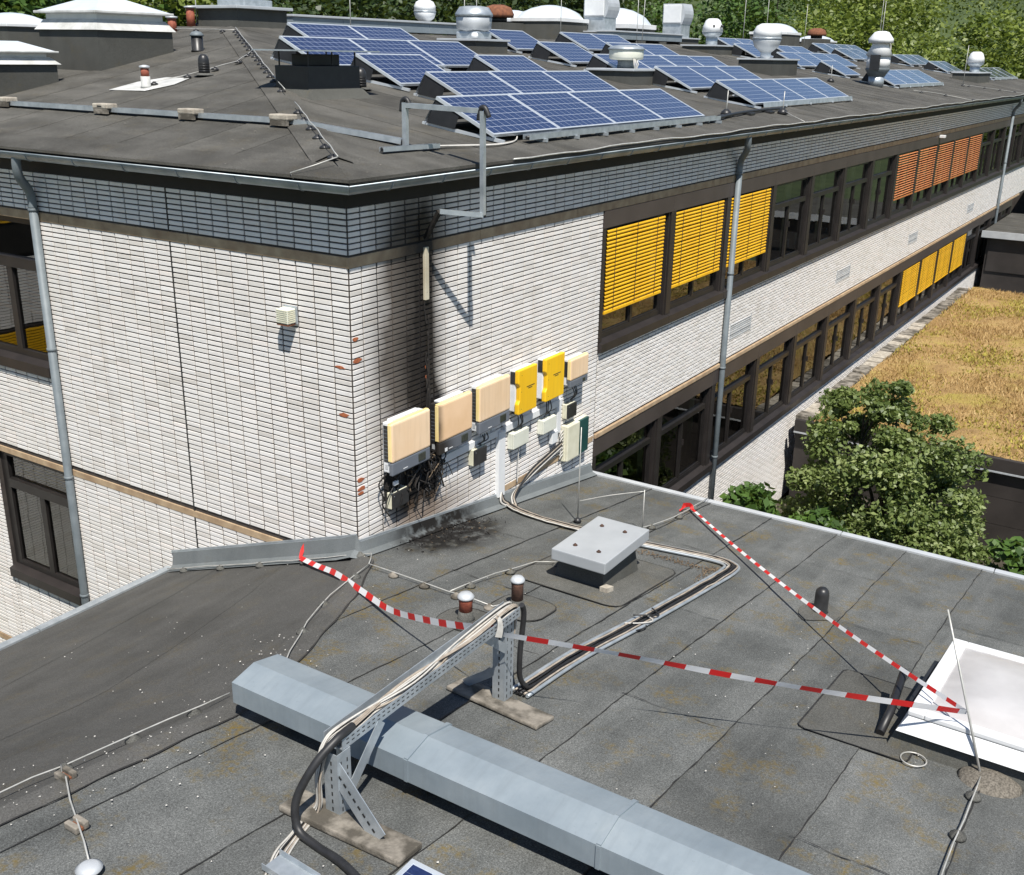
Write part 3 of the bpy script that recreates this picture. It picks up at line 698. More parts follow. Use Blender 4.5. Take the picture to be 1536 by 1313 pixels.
while y < YE - 2:
    y1 = y + 1.0
    xa, xb = min(hipx(y), XR), min(hipx(y1), XR)
    j = random.uniform(-.012, .012)
    poly = [(-.38, y, zL(-.38) + .004), (max(xa, -.37), y, zL(max(xa, -.37)) + .004), (xb, y1 + .05 + j, zL(xb) + .013), (-.38, y1 + .05, zL(-.38) + .013)]
    sheet(poly, roof, 'felt_upper')
    s = MB(); prev = None
    for q in range(11):
        xx = -.38 + (xb + .38) * q / 10; wv = random.uniform(.006, .02); yy = y1 + .05 + j * q / 10
        cur = ((xx, yy - .004, zL(xx) + .0155), (xx, yy + wv, zL(xx) + .0065))
        if prev: s.quad(prev[0], prev[1], cur[1], cur[0])
        prev = cur
    s.build('bitumen_seam', 'bitumen', roof)
    y = y1
# apron strip along the eaves and cap over the hip
def strip(pts, w0, w1, lift, name, mat, par):
    s = MB()
    for (a, b) in zip(pts, pts[1:]): s.quad(a[0], a[1], b[1], b[0])
    return s.build(name, mat, par)
ap = [((-.41, -.41, Z0 + .020), (-.05, .04, zL(-.05) + .026))] + [((xx, -.41, Z0 + .020), (xx, .04 + random.uniform(-.02, .02), zR(.04) + .026)) for xx in np.arange(.6, XE, 1.4)]
strip(ap, 0, 0, 0, 'eaves_strip', 'felt_upper', roof)
strip([((q[0][0], -.412, Z0 - .012), q[0]) for q in ap], 0, 0, 0, 'eaves_nose', 'felt_upper', roof)
ap = [((-.41, -.41, Z0 + .019), (-.05, .04, zL(-.05) + .025))] + [((-.41, yy, Z0 + .019), (.05 + random.uniform(-.02, .02), yy, zL(.05) + .025)) for yy in np.arange(.6, 14, 1.4)]
strip(ap, 0, 0, 0, 'eaves_strip', 'felt_upper', roof)
strip([((-.412, q[0][1], Z0 - .012), q[0]) for q in ap], 0, 0, 0, 'eaves_nose', 'felt_upper', roof)
s = MB()
for k in range(12):
    t0, t1 = k / 12 * 7.9, (k + 1) / 12 * 7.9
    def hp(t, o):
        x_ = -OV + t; y_ = -OV + 1.25 * t
        if o < 0: x_ -= .28
        if o > 0: y_ -= .32
        return (x_, y_, (zL(x_) if o < 0 else zR(y_) if o > 0 else zL(x_)) + .024 + (.012 if o == 0 else 0))
    if t0 < .3: continue
    s.quad(hp(t0, -1), hp(t1, -1), hp(t1, 0), hp(t0, 0)).quad(hp(t0, 0), hp(t1, 0), hp(t1, 1), hp(t0, 1))
s.build('hip_cap', 'felt_upper', roof)

# ---- gutters and downpipes
def gutter(a, b, out, par):
    a, b, out = Vector(a), Vector(b), Vector(out); n = 9; r = 0.078
    m = MB(); L_ = (b - a); d = L_.normalized()
    def prof(k): ang = math.pi * k / (n - 1); return out * (-math.cos(ang) * r) + Vector((0, 0, -math.sin(ang) * r * 1.15))
    vs = []
    for e in (a, b):
        for k in range(n): q = prof(k); vs.append(e + q - (d * q.dot(out) if e is a else Vector((0, 0, 0))))
        for k in range(n - 1, -1, -1): q = prof(k) * 0.93; vs.append(e + q - (d * q.dot(out) if e is a else Vector((0, 0, 0))))
    N = 2 * n
    m.add(vs, [(k, (k + 1) % N, N + (k + 1) % N, N + k) for k in range(N)], True)
    m.tube([a + out * (r + .004) - d * (r + .004) + Vector((0, 0, .002)), b + out * (r + .004) + Vector((0, 0, .002))], 0.011, 6)
    k = 0.6
    while k < L_.length:
        p = a + d * k
        m.tube([p + prof(q) * 1.04 for q in range(n)], 0.006, 4); k += 0.9
    return m.build('gutter', 'gutter_zinc', par)
GX = 0.315
gutter((-GX, -GX, 0.90), (XE, -GX, 0.90), (0, -1, 0), B); gutter((-GX, -GX + .001, 0.90), (-GX, 20, 0.90), (-1, 0, 0), B)
def downpipe(pts, par, zbot):
    m = MB(); top = catmull(pts, 6); m.tube(top, 0.058, 12); e = Vector(pts[-1]); m.tube([e, (e.x, e.y, zbot)], 0.056, 12)
    z = e.z - .02
    o = m.build('downpipe', 'zinc_pipe', par)
    while z > zbot:
        MB().lathe((e.x, e.y, z), [(.059, -.02), (.064, -.018), (.064, .018), (.059, .02)], 12).build('pipe_collar', 'zinc_pipe', o)
        MB().box(e.x - .012, e.x + .07, e.y - .012, e.y + .07, z - .06, z - .035).build('pipe_bracket', 'galv', o); z -= 1.85
downpipe([(-GX, 5.08, .86), (-GX, 5.10, .72), (-.27, 5.14, .58), (-.13, 5.21, .42), (-.085, 5.23, .30), (-.085, 5.23, .18)], B, -9.9)
downpipe([(10.36, -GX, .86), (10.38, -GX, .72), (10.46, -.27, .58), (10.62, -.13, .42), (10.68, -.085, .30), (10.68, -.085, .18)], B, -7.95)
downpipe([(40.0, -GX, .86), (40.0, -GX, .72), (40.1, -.27, .58), (40.2, -.13, .42), (40.25, -.085, .30), (40.25, -.085, .18)], B, -7.9)

# ================================================================== ANNEX with the near roof
A = empty('annex_building', (0, 0, GZ), 'low annex in front with grey bitumen felt roof', 'building')
m = MB()
m.box(-14, 5.45, -14, -0.02, GZ, -5.0); m.box(-14, -0.03, -0.02, 3.2, GZ, -5.0)
m.build('wall', 'mortar', A)
XS = [5.56, 4, 2, 0.12, -0.5, -1.0, -1.75, -2.5, -3.0, -3.44, -4.5, -6, -9]
m = MB()
for xa, xb in zip(XS, XS[1:]):
    m.quad((xa, -14, zM(xa) - .02), (xb, -14, zM(xb) - .02), (xb, min(yfold(xb), -.005), zM(xb) - .02), (xa, min(yfold(xa), -.005), zM(xa) - .02))
roof_main = m.build('roof_main', 'bitumen', A)
m = MB(); XD = [-0.02, -0.5, -1.0, -1.75, -2.5, -3.0, -3.44, -4.5, -6, -9]
for xa, xb in zip(XD, XD[1:]):
    m.quad((xa, yfold(xa), zD(xa, yfold(xa)) - .02), (xb, yfold(xb), zD(xb, yfold(xb)) - .02), (xb, EAVE_Y, EAVE_Z - .02), (xa, EAVE_Y, EAVE_Z - .02))
roof_side = m.build('roof_side', 'bitumen', A)
def wav(seed):
    r_ = random.Random(seed); ph = [r_.uniform(0, 6.28) for _ in range(5)]
    return lambda x: .010 * math.sin(x * .9 + ph[0]) + .004 * math.sin(x * 4.3 + ph[1]) + .003 * math.sin(x * 11 + ph[2]) + .003 * math.sin(x * 23 + ph[3])
YB = [0.0, -1.05, -2.0, -2.96, -3.91, -4.86, -5.81, -6.76, -7.7, -8.7, -9.7, -10.7]
WV = [wav(i) for i in range(len(YB))]; WV[0] = lambda x: 0.0
CUT = {0: [1.9], 1: [0.35], 2: [-0.9, 3.3], 3: [-2.75, 1.2], 4: [-1.05, 3.9], 5: [-3.9, 2.2], 6: [-2.2, 3.0], 7: [0.4], 8: [-3], 9: [1], 10: [0]}
def seam(pts, w0=.012, w1=.035, lift=.0175, par=None, zf=zM):
    """dark bitumen squeezed out along a lap; pts = (x, y)"""
    s = MB(); prev = None
    for i, (px, py) in enumerate(pts):
        a = pts[max(i - 1, 0)]; b = pts[min(i + 1, len(pts) - 1)]
        d = Vector((b[0] - a[0], b[1] - a[1])); d.normalize(); nrm = Vector((-d.y, d.x))
        w = random.uniform(w0, w1) / 2
        cur = [(px + nrm.x * w * k, py + nrm.y * w * k) for k in (-1, 1)]
        cur = [(q[0], q[1], zf(q[0]) + lift if zf is zM else zf(q[0], q[1]) + lift) for q in cur]
        if prev: s.quad(prev[0], prev[1], cur[1], cur[0])
        prev = cur
    return s.build('bitumen_seam', 'bitumen', par)
for i in range(len(YB) - 1):
    cuts = [5.55] + sorted(CUT[i], reverse=True) + [-8.8]
    for c0, c1 in zip(cuts, cuts[1:]):
        xs = list(np.arange(c0, c1, -0.22)) + [c1]
        top, bot = [], []
        for xx in xs:
            yf = yfold(xx) - .02; yt = min(YB[i] + WV[i](xx), yf); yb = YB[i + 1] + WV[i + 1](xx) - .06
            if yt - yb < .05: continue
            top.append((xx, yt, zM(xx) + .004 + (0.006 if c1 == -8.8 else 0))); bot.append((xx, yb, zM(xx) + .013 + (0.006 if c1 == -8.8 else 0)))
        if len(top) < 2: continue
        m = MB(); n_ = len(top)
        vs = top + bot + [(p[0], p[1], p[2] - .008) for p in top] + [(p[0], p[1], p[2] - .008) for p in bot]
        fs = []
        for k in range(n_ - 1):
            fs.append((k, k + 1, n_ + k + 1, n_ + k)); fs.append((n_ + k, n_ + k + 1, 3 * n_ + k + 1, 3 * n_ + k))
        fs += [(0, n_, 3 * n_, 2 * n_), (n_ - 1, 2 * n_ - 1, 4 * n_ - 1, 3 * n_ - 1)]
        m.add(vs, fs); m.build('felt_sheet', 'felt_main', roof_main)
    if i >= 0:
        sp = [(xx, YB[i + 1] + WV[i + 1](xx) - .062) for xx in np.arange(5.5, -8.5, -.11) if YB[i + 1] < yfold(xx) - .1]
        seam(sp, .003, .015, .020, roof_main)
    for c in CUT[i]:
        yt = min(YB[i], yfold(c) - .03); yb = YB[i + 1]
        if yt - yb > .3:
            seam([(c + .012 * math.sin(q * 1.3) + .006 * random.uniform(-1, 1), yt - .02 - (yt - yb) * q / 10) for q in range(11)], .003, .012, .024, roof_main)
# sheets of the side slope
for k, (t0, t1) in enumerate(((0, .36), (.36, .7), (.7, 1.0))):
    vs = []
    for xx in np.arange(-.03, -8.9, -.3):
        yf = yfold(xx)
        for t, lf in ((t0, .009 if k else .004), (t1 + .004, .006)):
            yy = yf + (EAVE_Y - yf) * min(t, 1); vs.append((xx, yy, zD(xx, yy) + lf + .002))
    m = MB(); m.add(vs, [(2 * j, 2 * j + 1, 2 * j + 3, 2 * j + 2) for j in range(len(vs) // 2 - 1)]); m.build('felt_sheet', 'felt_side', roof_side)
# fold cap strip
s = MB(); pf = [(x_, yfold(x_)) for x_ in np.arange(-.05, -8.8, -.25)]
for (xa, ya), (xb, yb) in zip(pf, pf[1:]):
    s.quad((xa, ya - .17, zM(xa) + .024), (xb, yb - .17, zM(xb) + .024), (xb, yb, zM(xb) + .036), (xa, ya, zM(xa) + .036))
    s.quad((xa, ya, zM(xa) + .036), (xb, yb, zM(xb) + .036), (xb, yb + .14, zD(xb, yb + .14) + .026), (xa, ya + .14, zD(xa, ya + .14) + .026))
s.build('fold_strip', 'felt_side', roof_main)
seam([(x_, yfold(x_) - .175 + .01 * math.sin(9 * x_)) for x_ in np.arange(-.1, -8.6, -.12)], .006, .022, .0275, roof_main)
# upstands against the school wall
def upstand(pts, nrm, h, foot, name='wall_flashing'):
    """pts on the wall foot line, nrm = outward"""
    s = MB(); nrm = Vector(nrm); prev = None
    for p in pts:
        p = Vector(p); cur = [p + nrm * foot + Vector((0, 0, .026)), p + nrm * (foot * .45) + Vector((0, 0, h * .35)), p + nrm * .035 + Vector((0, 0, h)), p + nrm * .012 + Vector((0, 0, h + .008))]
        if prev:
            for j in range(3): s.quad(prev[j], prev[j + 1], cur[j + 1], cur[j])
        prev = cur
    return s.build(name, 'felt_flash', A)
seq = [((-.015, y_, zD(-.03, y_)), (-1, 0, 0), .26) for y_ in np.arange(3.2, .05, -.25)]
for q in range(7):
    a_ = R(180 + 90 * q / 6); seq.append(((-.012, -.012, zM(0) + .0), (math.cos(a_), math.sin(a_), 0), .26 - .09 * q / 6))
seq += [((x_, -.015, zM(x_)), (0, -1, 0), .17) for x_ in np.arange(.1, 5.5, .3)] + [((5.5, -.015, zM(5.5)), (0, -1, 0), .17)]
s = MB(); prev = None
for p, nv, h in seq:
    p = Vector(p); nv = Vector(nv); cur = [p + nv * .15 + Vector((0, 0, .028)), p + nv * .065 + Vector((0, 0, h * .35)), p + nv * .035 + Vector((0, 0, h)), p + nv * .012 + Vector((0, 0, h + .008))]
    if prev:
        for j in range(3): s.quad(prev[j], prev[j + 1], cur[j + 1], cur[j])
    prev = cur
s.build('wall_flashing', 'felt_flash', A)
m = MB(); m.bar((-.02, -.035, zM(0) + .185), (5.5, -.035, zM(5.5) + .185), .02, .03); m.build('flashing_rail', 'galv', A)
m = MB(); m.bar((-.035, .0, zD(-.03, 0) + .275), (-.035, 3.24, zD(-.03, 3.24) + .275), .02, .03); m.build('flashing_rail', 'galv', A)
# metal edge trims
zr = zM(5.56)
for a in np.arange(-.02, -13, -2.0): MB().box(5.50, 5.60, a - 1.99, a, zr - .12, zr + .045, .008).build('edge_trim', 'galv_light', A)
for a in np.arange(-.02, -9, -2.0): MB().box(a - 1.99, a, EAVE_Y - .04, EAVE_Y + .07, EAVE_Z - .13, EAVE_Z + .05, .008).build('edge_trim', 'galv', A)

# ------------------------------------------------------------------ things on the annex roof
def onM(x_, y_, h=0): return (x_, y_, zlow(x_, y_) + .022 + h)
# vent hatch with sheet metal lid
H = empty('roof_hatch', onM(1.5, -2.35), 'square roof hatch with pale sheet metal lid on felt kerb', 'roof hatch')
zc = zM(1.5)
def frustum(x0, x1, y0, y1, z0f, z1, ins):
    return [(x0, y0, z0f(x0)), (x1, y0, z0f(x1)), (x1, y1, z0f(x1)), (x0, y1, z0f(x0)), (x0 + ins, y0 + ins, z1), (x1 - ins, y0 + ins, z1), (x1 - ins, y1 - ins, z1), (x0 + ins, y1 - ins, z1)], [(0, 1, 5, 4), (1, 2, 6, 5), (2, 3, 7, 6), (3, 0, 4, 7), (4, 5, 6, 7)]
m = MB(); v, f = frustum(1.08, 1.95, -2.62, -1.98, lambda x_: zM(x_) + .015, zc + .33, .05); m.add(v, f); m.build('kerb', 'felt_curb', H)
m = MB(); m.box(.93, 2.02, -2.70, -2.02, -3.17, -3.035, .012); lid = m.build('lid', 'lid_metal', H)
for a, b in ((1.15, -2.5), (1.78, -2.5), (1.15, -2.2), (1.78, -2.2)): MB().lathe((a, b, -3.036), [(.03, 0), (.024, .012), (.008, .026), (.001, .03)], 6).build('lid_screw', 'rust_dark', lid)
m = MB(); m.obox((1.0, -2.70, zM(1.0) + .02), (.12, -.02, -.015), (.0, .09, 0), (0, 0, .06)); m.build('kerb_corner_lump', 'concrete', H)
def patch(pts, name, label, mat='felt_patch', lift=.026):
    m = MB(); m.prism([(p[0], p[1], zlow(*p) + lift) for p in pts], (0, 0, -.005)); return m.build(name, mat, roof_main)
def rrect(x0, x1, y0, y1, r=.12, k=4):
    o = []
    for cx_, cy_, a0 in ((x1 - r, y1 - r, 0), (x0 + r, y1 - r, 90), (x0 + r, y0 + r, 180), (x1 - r, y0 + r, 270)):
        for q in range(k + 1):
            a = R(a0 + 90 * q / k); o.append((cx_ + r * math.cos(a), cy_ + r * math.sin(a)))
    return o
def patch_seam(pts): seam(pts + [pts[0]], .005, .02, .0285, roof_main)
for pr in (rrect(.68, 2.3, -3.0, -1.62, .16), rrect(-.98, -.42, -2.3, -1.75, .2), rrect(-.35, .3, -2.55, -1.95, .2), rrect(-.55, .95, -6.25, -5.35, .06)):
    patch(pr, 'felt_patch', ''); patch_seam([(p[0] + random.uniform(-.008, .008), p[1] + random.uniform(-.008, .008)) for p in pr])
# terracotta pipe vents
def clay_vent(x_, y_, h, r, label, mat):
    b = onM(x_, y_); E_ = empty('pipe_vent', b, label, 'vent', 'clay pipe vents on the annex roof'); z0 = b[2]
    MB().lathe((x_, y_, z0), [(r * 1.35, 0), (r * 1.2, .02), (r * 1.05, .1)], 18).build('felt_collar', 'felt_patch', E_)
    MB().lathe((x_, y_, z0 + .06), [(r, 0), (r, h - .16), (r * 1.04, h - .15), (r * 1.04, h - .12), (r * .95, h - .11)], 18).build('pipe', mat, E_)
    MB().lathe((x_, y_, z0 + h - .05), [(r * .8, -.015), (r * 1.22, 0), (r * 1.25, .016), (r * .9, .045), (r * .2, .055)], 20).build('cap', 'galv_light', E_)
clay_vent(-.695, -2.0, .29, .068, 'red clay pipe vent with zinc cap left of its darker twin', 'terracotta')
clay_vent(-.068, -2.21, .36, .062, 'brown stained clay pipe vent with zinc cap nearer the hatch', 'terracotta_dark')
b = onM(2.3, -4.69); E_ = empty('roof_vent', b, 'short black plastic vent pipe with rounded top beside the tape', 'vent')
MB().lathe(b, [(.09, 0), (.078, .02), (.076, .22), (.07, .26), (.045, .29), (.01, .30)], 18).build('pipe', 'black_plastic', E_)
patch([(2.3 + .34 * math.cos(a) * (1.0 + .25 * math.sin(3 * a)), -4.69 + .22 * math.sin(a)) for a in np.arange(0, 6.28, .4)], 'felt_patch', '')

# skylight at the right edge
S = empty('skylight', onM(.75, -7.0), 'white framed skylight with cloudy dome at right edge', 'skylight')
x0, x1, y0, y1 = -.28, 1.72, -8.3, -6.16
def slope(m): m.v = [(v_[0], v_[1], v_[2] + zM(v_[0])) for v_ in m.v]; return m
m = MB(); v, f = frustum(x0 - .05, x1 + .12, y0 - .12, y1 + .12, lambda x_: .01, .20, .06); m.add(v, f[:4]); slope(m).build('kerb', 'felt_curb', S)
zt = .38
m = MB()
for (a0, a1, b0, b1) in ((x0, x1, y1 - .13, y1), (x0, x1, y0, y0 + .13), (x0, x0 + .13, y0 + .13, y1 - .13), (x1 - .13, x1, y0 + .13, y1 - .13)):
    m.box(a0, a1, b0, b1, zt - .05, zt, .012)
slope(m).build('frame', 'white_plastic', S)
m = MB(); v, f = frustum(x0 - .07, x1 + .06, y0 - .06, y1 + .06, lambda x_: .19, zt - .051, .07); m.add(v, f[:4]); slope(m).build('upstand', 'white_plastic', S)
m = MB(); N = 12
vs = []
for i in range(N + 1):
    for j in range(N + 1):
        u, w_ = i / N, j / N; e = (1 - (2 * u - 1) ** 4) * (1 - (2 * w_ - 1) ** 4)
        vs.append((x0 + .12 + (x1 - x0 - .24) * u, y0 + .12 + (y1 - y0 - .24) * w_, zt - .02 + .10 * e))
m.add(vs, [(i * (N + 1) + j, i * (N + 1) + j + 1, (i + 1) * (N + 1) + j + 1, (i + 1) * (N + 1) + j) for i in range(N) for j in range(N)], True)
slope(m).build('dome', 'dome_pane', S)
m = MB(); m.box(x0 + .45, x1 - .45, y1 + .05, y1 + .08, .12, .26); slope(m).build('hinge_cover', 'foil_black', S)
# black strut lying against the skylight kerb
MB().tube([(-.22, -5.96, zM(-.22) + .05), (.05, -5.97, zM(.05) + .16), (.52, -5.95, -3.0)], [.038, .037, .036], 12).build('overflow_pipe', 'foil_black', None, label='black plastic pipe leaning up towards the skylight kerb', cat='pipe')

# duct
D_ = empty('ventilation_duct', (-3.35, -4.5, zM(-3.35)), 'long blue grey sheet metal duct cover crossing the roof', 'duct')
def duct_sec(y_, x0=-3.60, x1=-3.04, zb=-2.597): return [(x0, y_, zb), (x0, y_, zb + .178), (-3.365, y_, zb + .235), (-3.11, y_, zb + .180), (-3.09, y_, zb + .165), (-3.09, y_, zb)]
cut = [-1.86, -3.55, -5.05, -6.6, -9.2]
for k, (a, b) in enumerate(zip(cut, cut[1:])):
    pa = duct_sec(a); pb = duct_sec(b + .004); m = MB()
    n_ = 6; m.add(pa + pb, [(j, (j + 1) % n_, n_ + (j + 1) % n_, n_ + j) for j in range(n_)] + [list(range(n_))[::-1], list(range(n_, 2 * n_))])
    m.build('cover_section', 'duct_paint', D_)
for y_ in cut[1:-1]:
    pr = duct_sec(y_); m = MB()
    for a, b in zip(pr, pr[1:]): m.bar(Vector(a) + Vector((0, 0, .004)), Vector(b) + Vector((0, 0, .004)), .03, .02)
    m.build('seam_ridge', 'duct_paint', D_)
for y_ in (-2.3, -3.6, -5.0, -6.5): MB().box(-3.40, -3.1, y_ - .06, y_ + .06, -2.86, -2.598).build('foot', 'plate_dark', D_)
# small white felt kerb at the near duct base
for y0_ in (): pass

# cable bridge: channel on two braced posts
T = empty('cable_bridge', (-3.0, -3.3, -2.2), 'galvanised cable channel bridging the duct on braced posts', 'cable tray')
def perf_plate(m, a, b, w, h, slots=True):
    m.bar(a, b, w, h)
zt_ = -2.16; xa, xb = -4.02, -1.86; yt = -3.28
m = MB(); m.box(xa, xb, yt - .075, yt + .075, zt_ - .008, zt_)
m.build('channel_floor', 'galv', T)
for sgn in (-1, 1):
    m = MB(); y_ = yt + sgn * .078; m.box(xa, xb, y_ - .003, y_ + .003, zt_ - .01, zt_ + .075); o = m.build('channel_side', 'galv', T)
    if sgn < 0:
        s = MB()
        for q in range(40):
            for zz in (.018, .050): xx = xa + .04 + q * .053; s.box(xx, xx + .026, y_ - .0045, y_ - .0032, zt_ + zz, zt_ + zz + .008)
        s.build('slots', 'dark_ink', o, kind='stuff')
def post(x_, y_, z0, z1, w, name='post'):
    m = MB(); m.box(x_ - w / 2, x_ + w / 2, y_ - .07, y_ - .064, z0, z1).box(x_ - w / 2, x_ - w / 2 + .006, y_ - .063, y_ + .05, z0, z1).box(x_ + w / 2 - .006, x_ + w / 2, y_ - .063, y_ + .05, z0, z1)
    o = m.build(name, 'galv', T); s = MB()
    for q in range(int((z1 - z0 - .06) / .06)):
        for dx in (-.03, .03): s.box(x_ + dx - .005, x_ + dx + .005, y_ - .0715, y_ - .0703, z0 + .03 + q * .06, z0 + .06 + q * .06)
        s.box(x_ - w / 2 - .0015, x_ - w / 2 - .0003, y_ - .02, y_ - .008, z0 + .03 + q * .06, z0 + .06 + q * .06)
    s.build('slots', 'dark_ink', o, kind='stuff')
post(-1.90, -3.22, zM(-1.9) + .06, zt_ - .01, .13)
post(-4.02, -3.30, zM(-4.02) + .06, zt_ - .01, .13)
def brace(a, b, w=.075):
    m = MB(); m.bar(a, b, w, .006, (1, 0, 0) if abs(b[0] - a[0]) < .1 else (0, -1, 0)); m.build('brace', 'galv', T)
brace((-1.93, -2.86, zM(-1.93) + .07), (-1.93, -3.17, -2.72)); brace((-2.30, -3.30, -2.17), (-1.96, -3.30, -2.45))
brace((-3.62, -3.36, -2.17), (-3.99, -3.36, -2.55), .09)
m = MB(); a, b = Vector((-4.06, -3.30, -2.28)), Vector((-4.12, -3.74, zM(-4.1) + .07)); m.bar(a, b, .16, .006, (1, 0, 0)); o = m.build('brace', 'galv', T)
s = MB(); d_ = (b - a)
for q in range(9):
    for dx in (-.035, .035):
        p = a + d_ * (.06 + q * .1); s.bar(p + Vector((-.006, 0, .004)) + Vector((0, 0, 0)), p + d_ * .05 + Vector((-.006, 0, .004)), .012, .004, (1, 0, 0))
s.build('slots', 'dark_ink', o, kind='stuff')
def slab(cx_, cy_, lx, ly, rot, h, label, name='concrete_slab', mat='concrete', cat='slab', group='concrete base slabs'):
    m = MB(); m.box(-lx / 2, lx / 2, -ly / 2, ly / 2, 0, h, .012); z = zlow(cx_, cy_) + .024
    o = m.build(name, mat, None, label=label, cat=cat, group=group); o.location = (cx_, cy_, z); o.rotation_euler = (0, math.atan(.146), R(rot)); return o
slab(-4.12, -3.48,   .26, 1.0, 2, .045, 'mossy concrete slab under the near post of the cable bridge', mat='concrete_mossy')
slab(-1.98, -3.25,   .26, .95, -4, .035, 'concrete slab under the far post of the cable bridge', mat='concrete_mossy')
# cable bundle over the bridge
def cable(name, pts, r, mat, label, cat='cable', group=None, par=None):
    return MB().tube(catmull(pts, 6), r, 7).build(name, mat, par, label=label, cat=cat, group=group)
BU = empty('cable_bundle', (-3.2, -3.3, -2.15), 'bundle of white and black cables lying in the cable bridge', 'cables')
for k in range(13):
    dy = random.uniform(-.055, .055); dz = random.uniform(.012, .075); mt = ['cable_white', 'cable_beige', 'cable_white', 'black_rubber', 'cable_beige'][k % 5]
    e = random.uniform(-.03, .03)
    pts = [(-1.80 + e, -3.24 + dy, -2.45), (-1.80 + e, -3.26 + dy, -2.2), (-1.90, -3.28 + dy, zt_ + dz + .02), (-2.5, -3.28 + dy + random.uniform(-.02, .02), zt_ + dz), (-3.2, -3.28 - dy + random.uniform(-.02, .02), zt_ + dz), (-3.85, -3.28 + dy, zt_ + dz + .01),
           (-4.07, -3.27 + dy * .8, zt_ + .0 + dz * .5), (-4.13 + e * .6, -3.24 + dy * .7, -2.36), (-4.12 + e, -3.22 + dy * .7, -2.58), (-4.18 + e, -3.20 + dy, -2.66), (-4.42 + e, -3.28 + dy, -2.63), (-4.62 + e, -3.36 + dy * 1.4, -2.60), (-4.85, -3.50 + dy * 1.5, -2.58), (-5.3, -3.7 + dy, -2.5)]
    MB().tube(catmull(pts, 6), .0072, 6).build('cable', mt, BU)
MB().tube(catmull([(-3.88, -3.33, -2.07), (-4.05, -3.35, -2.06), (-4.22, -3.30, -2.18), (-4.34, -3.24, -2.40), (-4.38, -3.28, -2.58), (-4.40, -3.45, -2.62), (-4.45, -3.75, -2.60), (-4.6, -4.2, -2.60)], 8), .028, 12).build('cable_conduit', 'black_rubber', None, label='thick black flexible conduit looping down from the cable bridge', cat='conduit')
MB().tube(catmull([(-1.74, -3.30, -2.14), (-1.70, -3.30, -2.25), (-1.73, -3.29, -2.6), (-1.72, -3.29, -2.85), (-1.62, -3.30, -3.0)], 6), .024, 10).build('cable_conduit', 'black_rubber', None, label='black conduit hanging down beside the far post', cat='conduit')
# flat wiring run on the roof
RW = empty('cable_run', onM(1.0, -3.3), 'wiring run between low rails across the roof to the wall', 'cables')
path = [(-1.72, -3.28), (-.66, -3.27), (.55, -3.35), (2.0, -3.42), (2.75, -3.44), (2.98, -3.36), (3.03, -3.1), (2.92, -2.5), (2.80, -1.9), (2.74, -1.3), (2.74, -.75), (2.85, -.3), (3.0, -.12)]
for off, r, mt, lf in ((-.085, .018, 'galv', .02), (.085, .018, 'galv', .02), (-.045, .014, 'black_rubber', .02), (-.015, .016, 'black_rubber', .022), (.018, .014, 'black_rubber', .018), (.045, .01, 'cable_white', .03), (-.06, .009, 'cable_beige', .035), (.03, .009, 'cable_beige', .045), (.0, .009, 'black_rubber', .05)):
    P_ = catmull([(a, b, 0) for a, b in path], 6); pts = []
    for i, p in enumerate(P_):
        d = (P_[min(i + 1, len(P_) - 1)] - P_[max(i - 1, 0)]).normalized(); n2 = Vector((-d.y, d.x, 0)); o_ = off + (random.uniform(-.008, .008) if mt != 'galv' else 0)
        q = p + n2 * o_; pts.append((q.x, q.y, zM(q.x) + .02 + lf))
    if mt == 'galv': pts = pts[:46]
    MB().tube(pts, r, 6).build('rail' if mt == 'galv' else 'cable', mt, RW)
for k in range(3): MB().tube(catmull([(.1 + .2 * k, -3.27, zM(.2) + .05), (.2 + .2 * k, -3.40, zM(.3) + .06), (.42 + .15 * k, -3.46, zM(.4) + .04), (.5 + .15 * k, -3.34, zM(.5) + .06)], 6), .008, 6).build('cable', ['black_rubber', 'cable_white', 'black_rubber'][k], RW)
m = MB()
for k in range(500):
    t = random.random(); x_ = 2.05 + .75 * random.random() ** .5 if t < .3 else 2.62 + random.gauss(0, .05); y_ = -3.27 + random.gauss(0, .04) if t < .3 else random.uniform(-3.25, -1.5)
    s_ = random.uniform(.006, .02); m.obox((x_, y_, zM(x_) + .022), (s_, s_ * random.uniform(-1, 1), 0), (s_ * random.uniform(-.5, .5), s_ * .6, 0), (0, 0, s_ * .5))
m.build('leaf_litter', 'ash_brown', None, label='dry leaf litter caught inside the bend of the wiring run', cat='litter', kind='stuff')
# two runs climbing to the trunking and distribution box
for k, (mt, off) in enumerate((('black_rubber', 0), ('cable_beige', .03), ('black_rubber', .06), ('cable_white', -.03))):
    MB().tube(catmull([(2.95 + off, -.15, -3.70), (2.86 + off, -.10, -3.62), (2.88, -.07, -3.5)], 6), .014, 6).build('cable', mt, RW)
    MB().tube(catmull([(3.0 + off, -.22, -3.72), (3.15, -.10 - off * .5, -3.62), (3.6, -.08, -3.48 + off), (4.1, -.07, -3.38 + off), (4.5, -.07, -3.30 + off)], 6), .014, 6).build('cable', mt, RW)
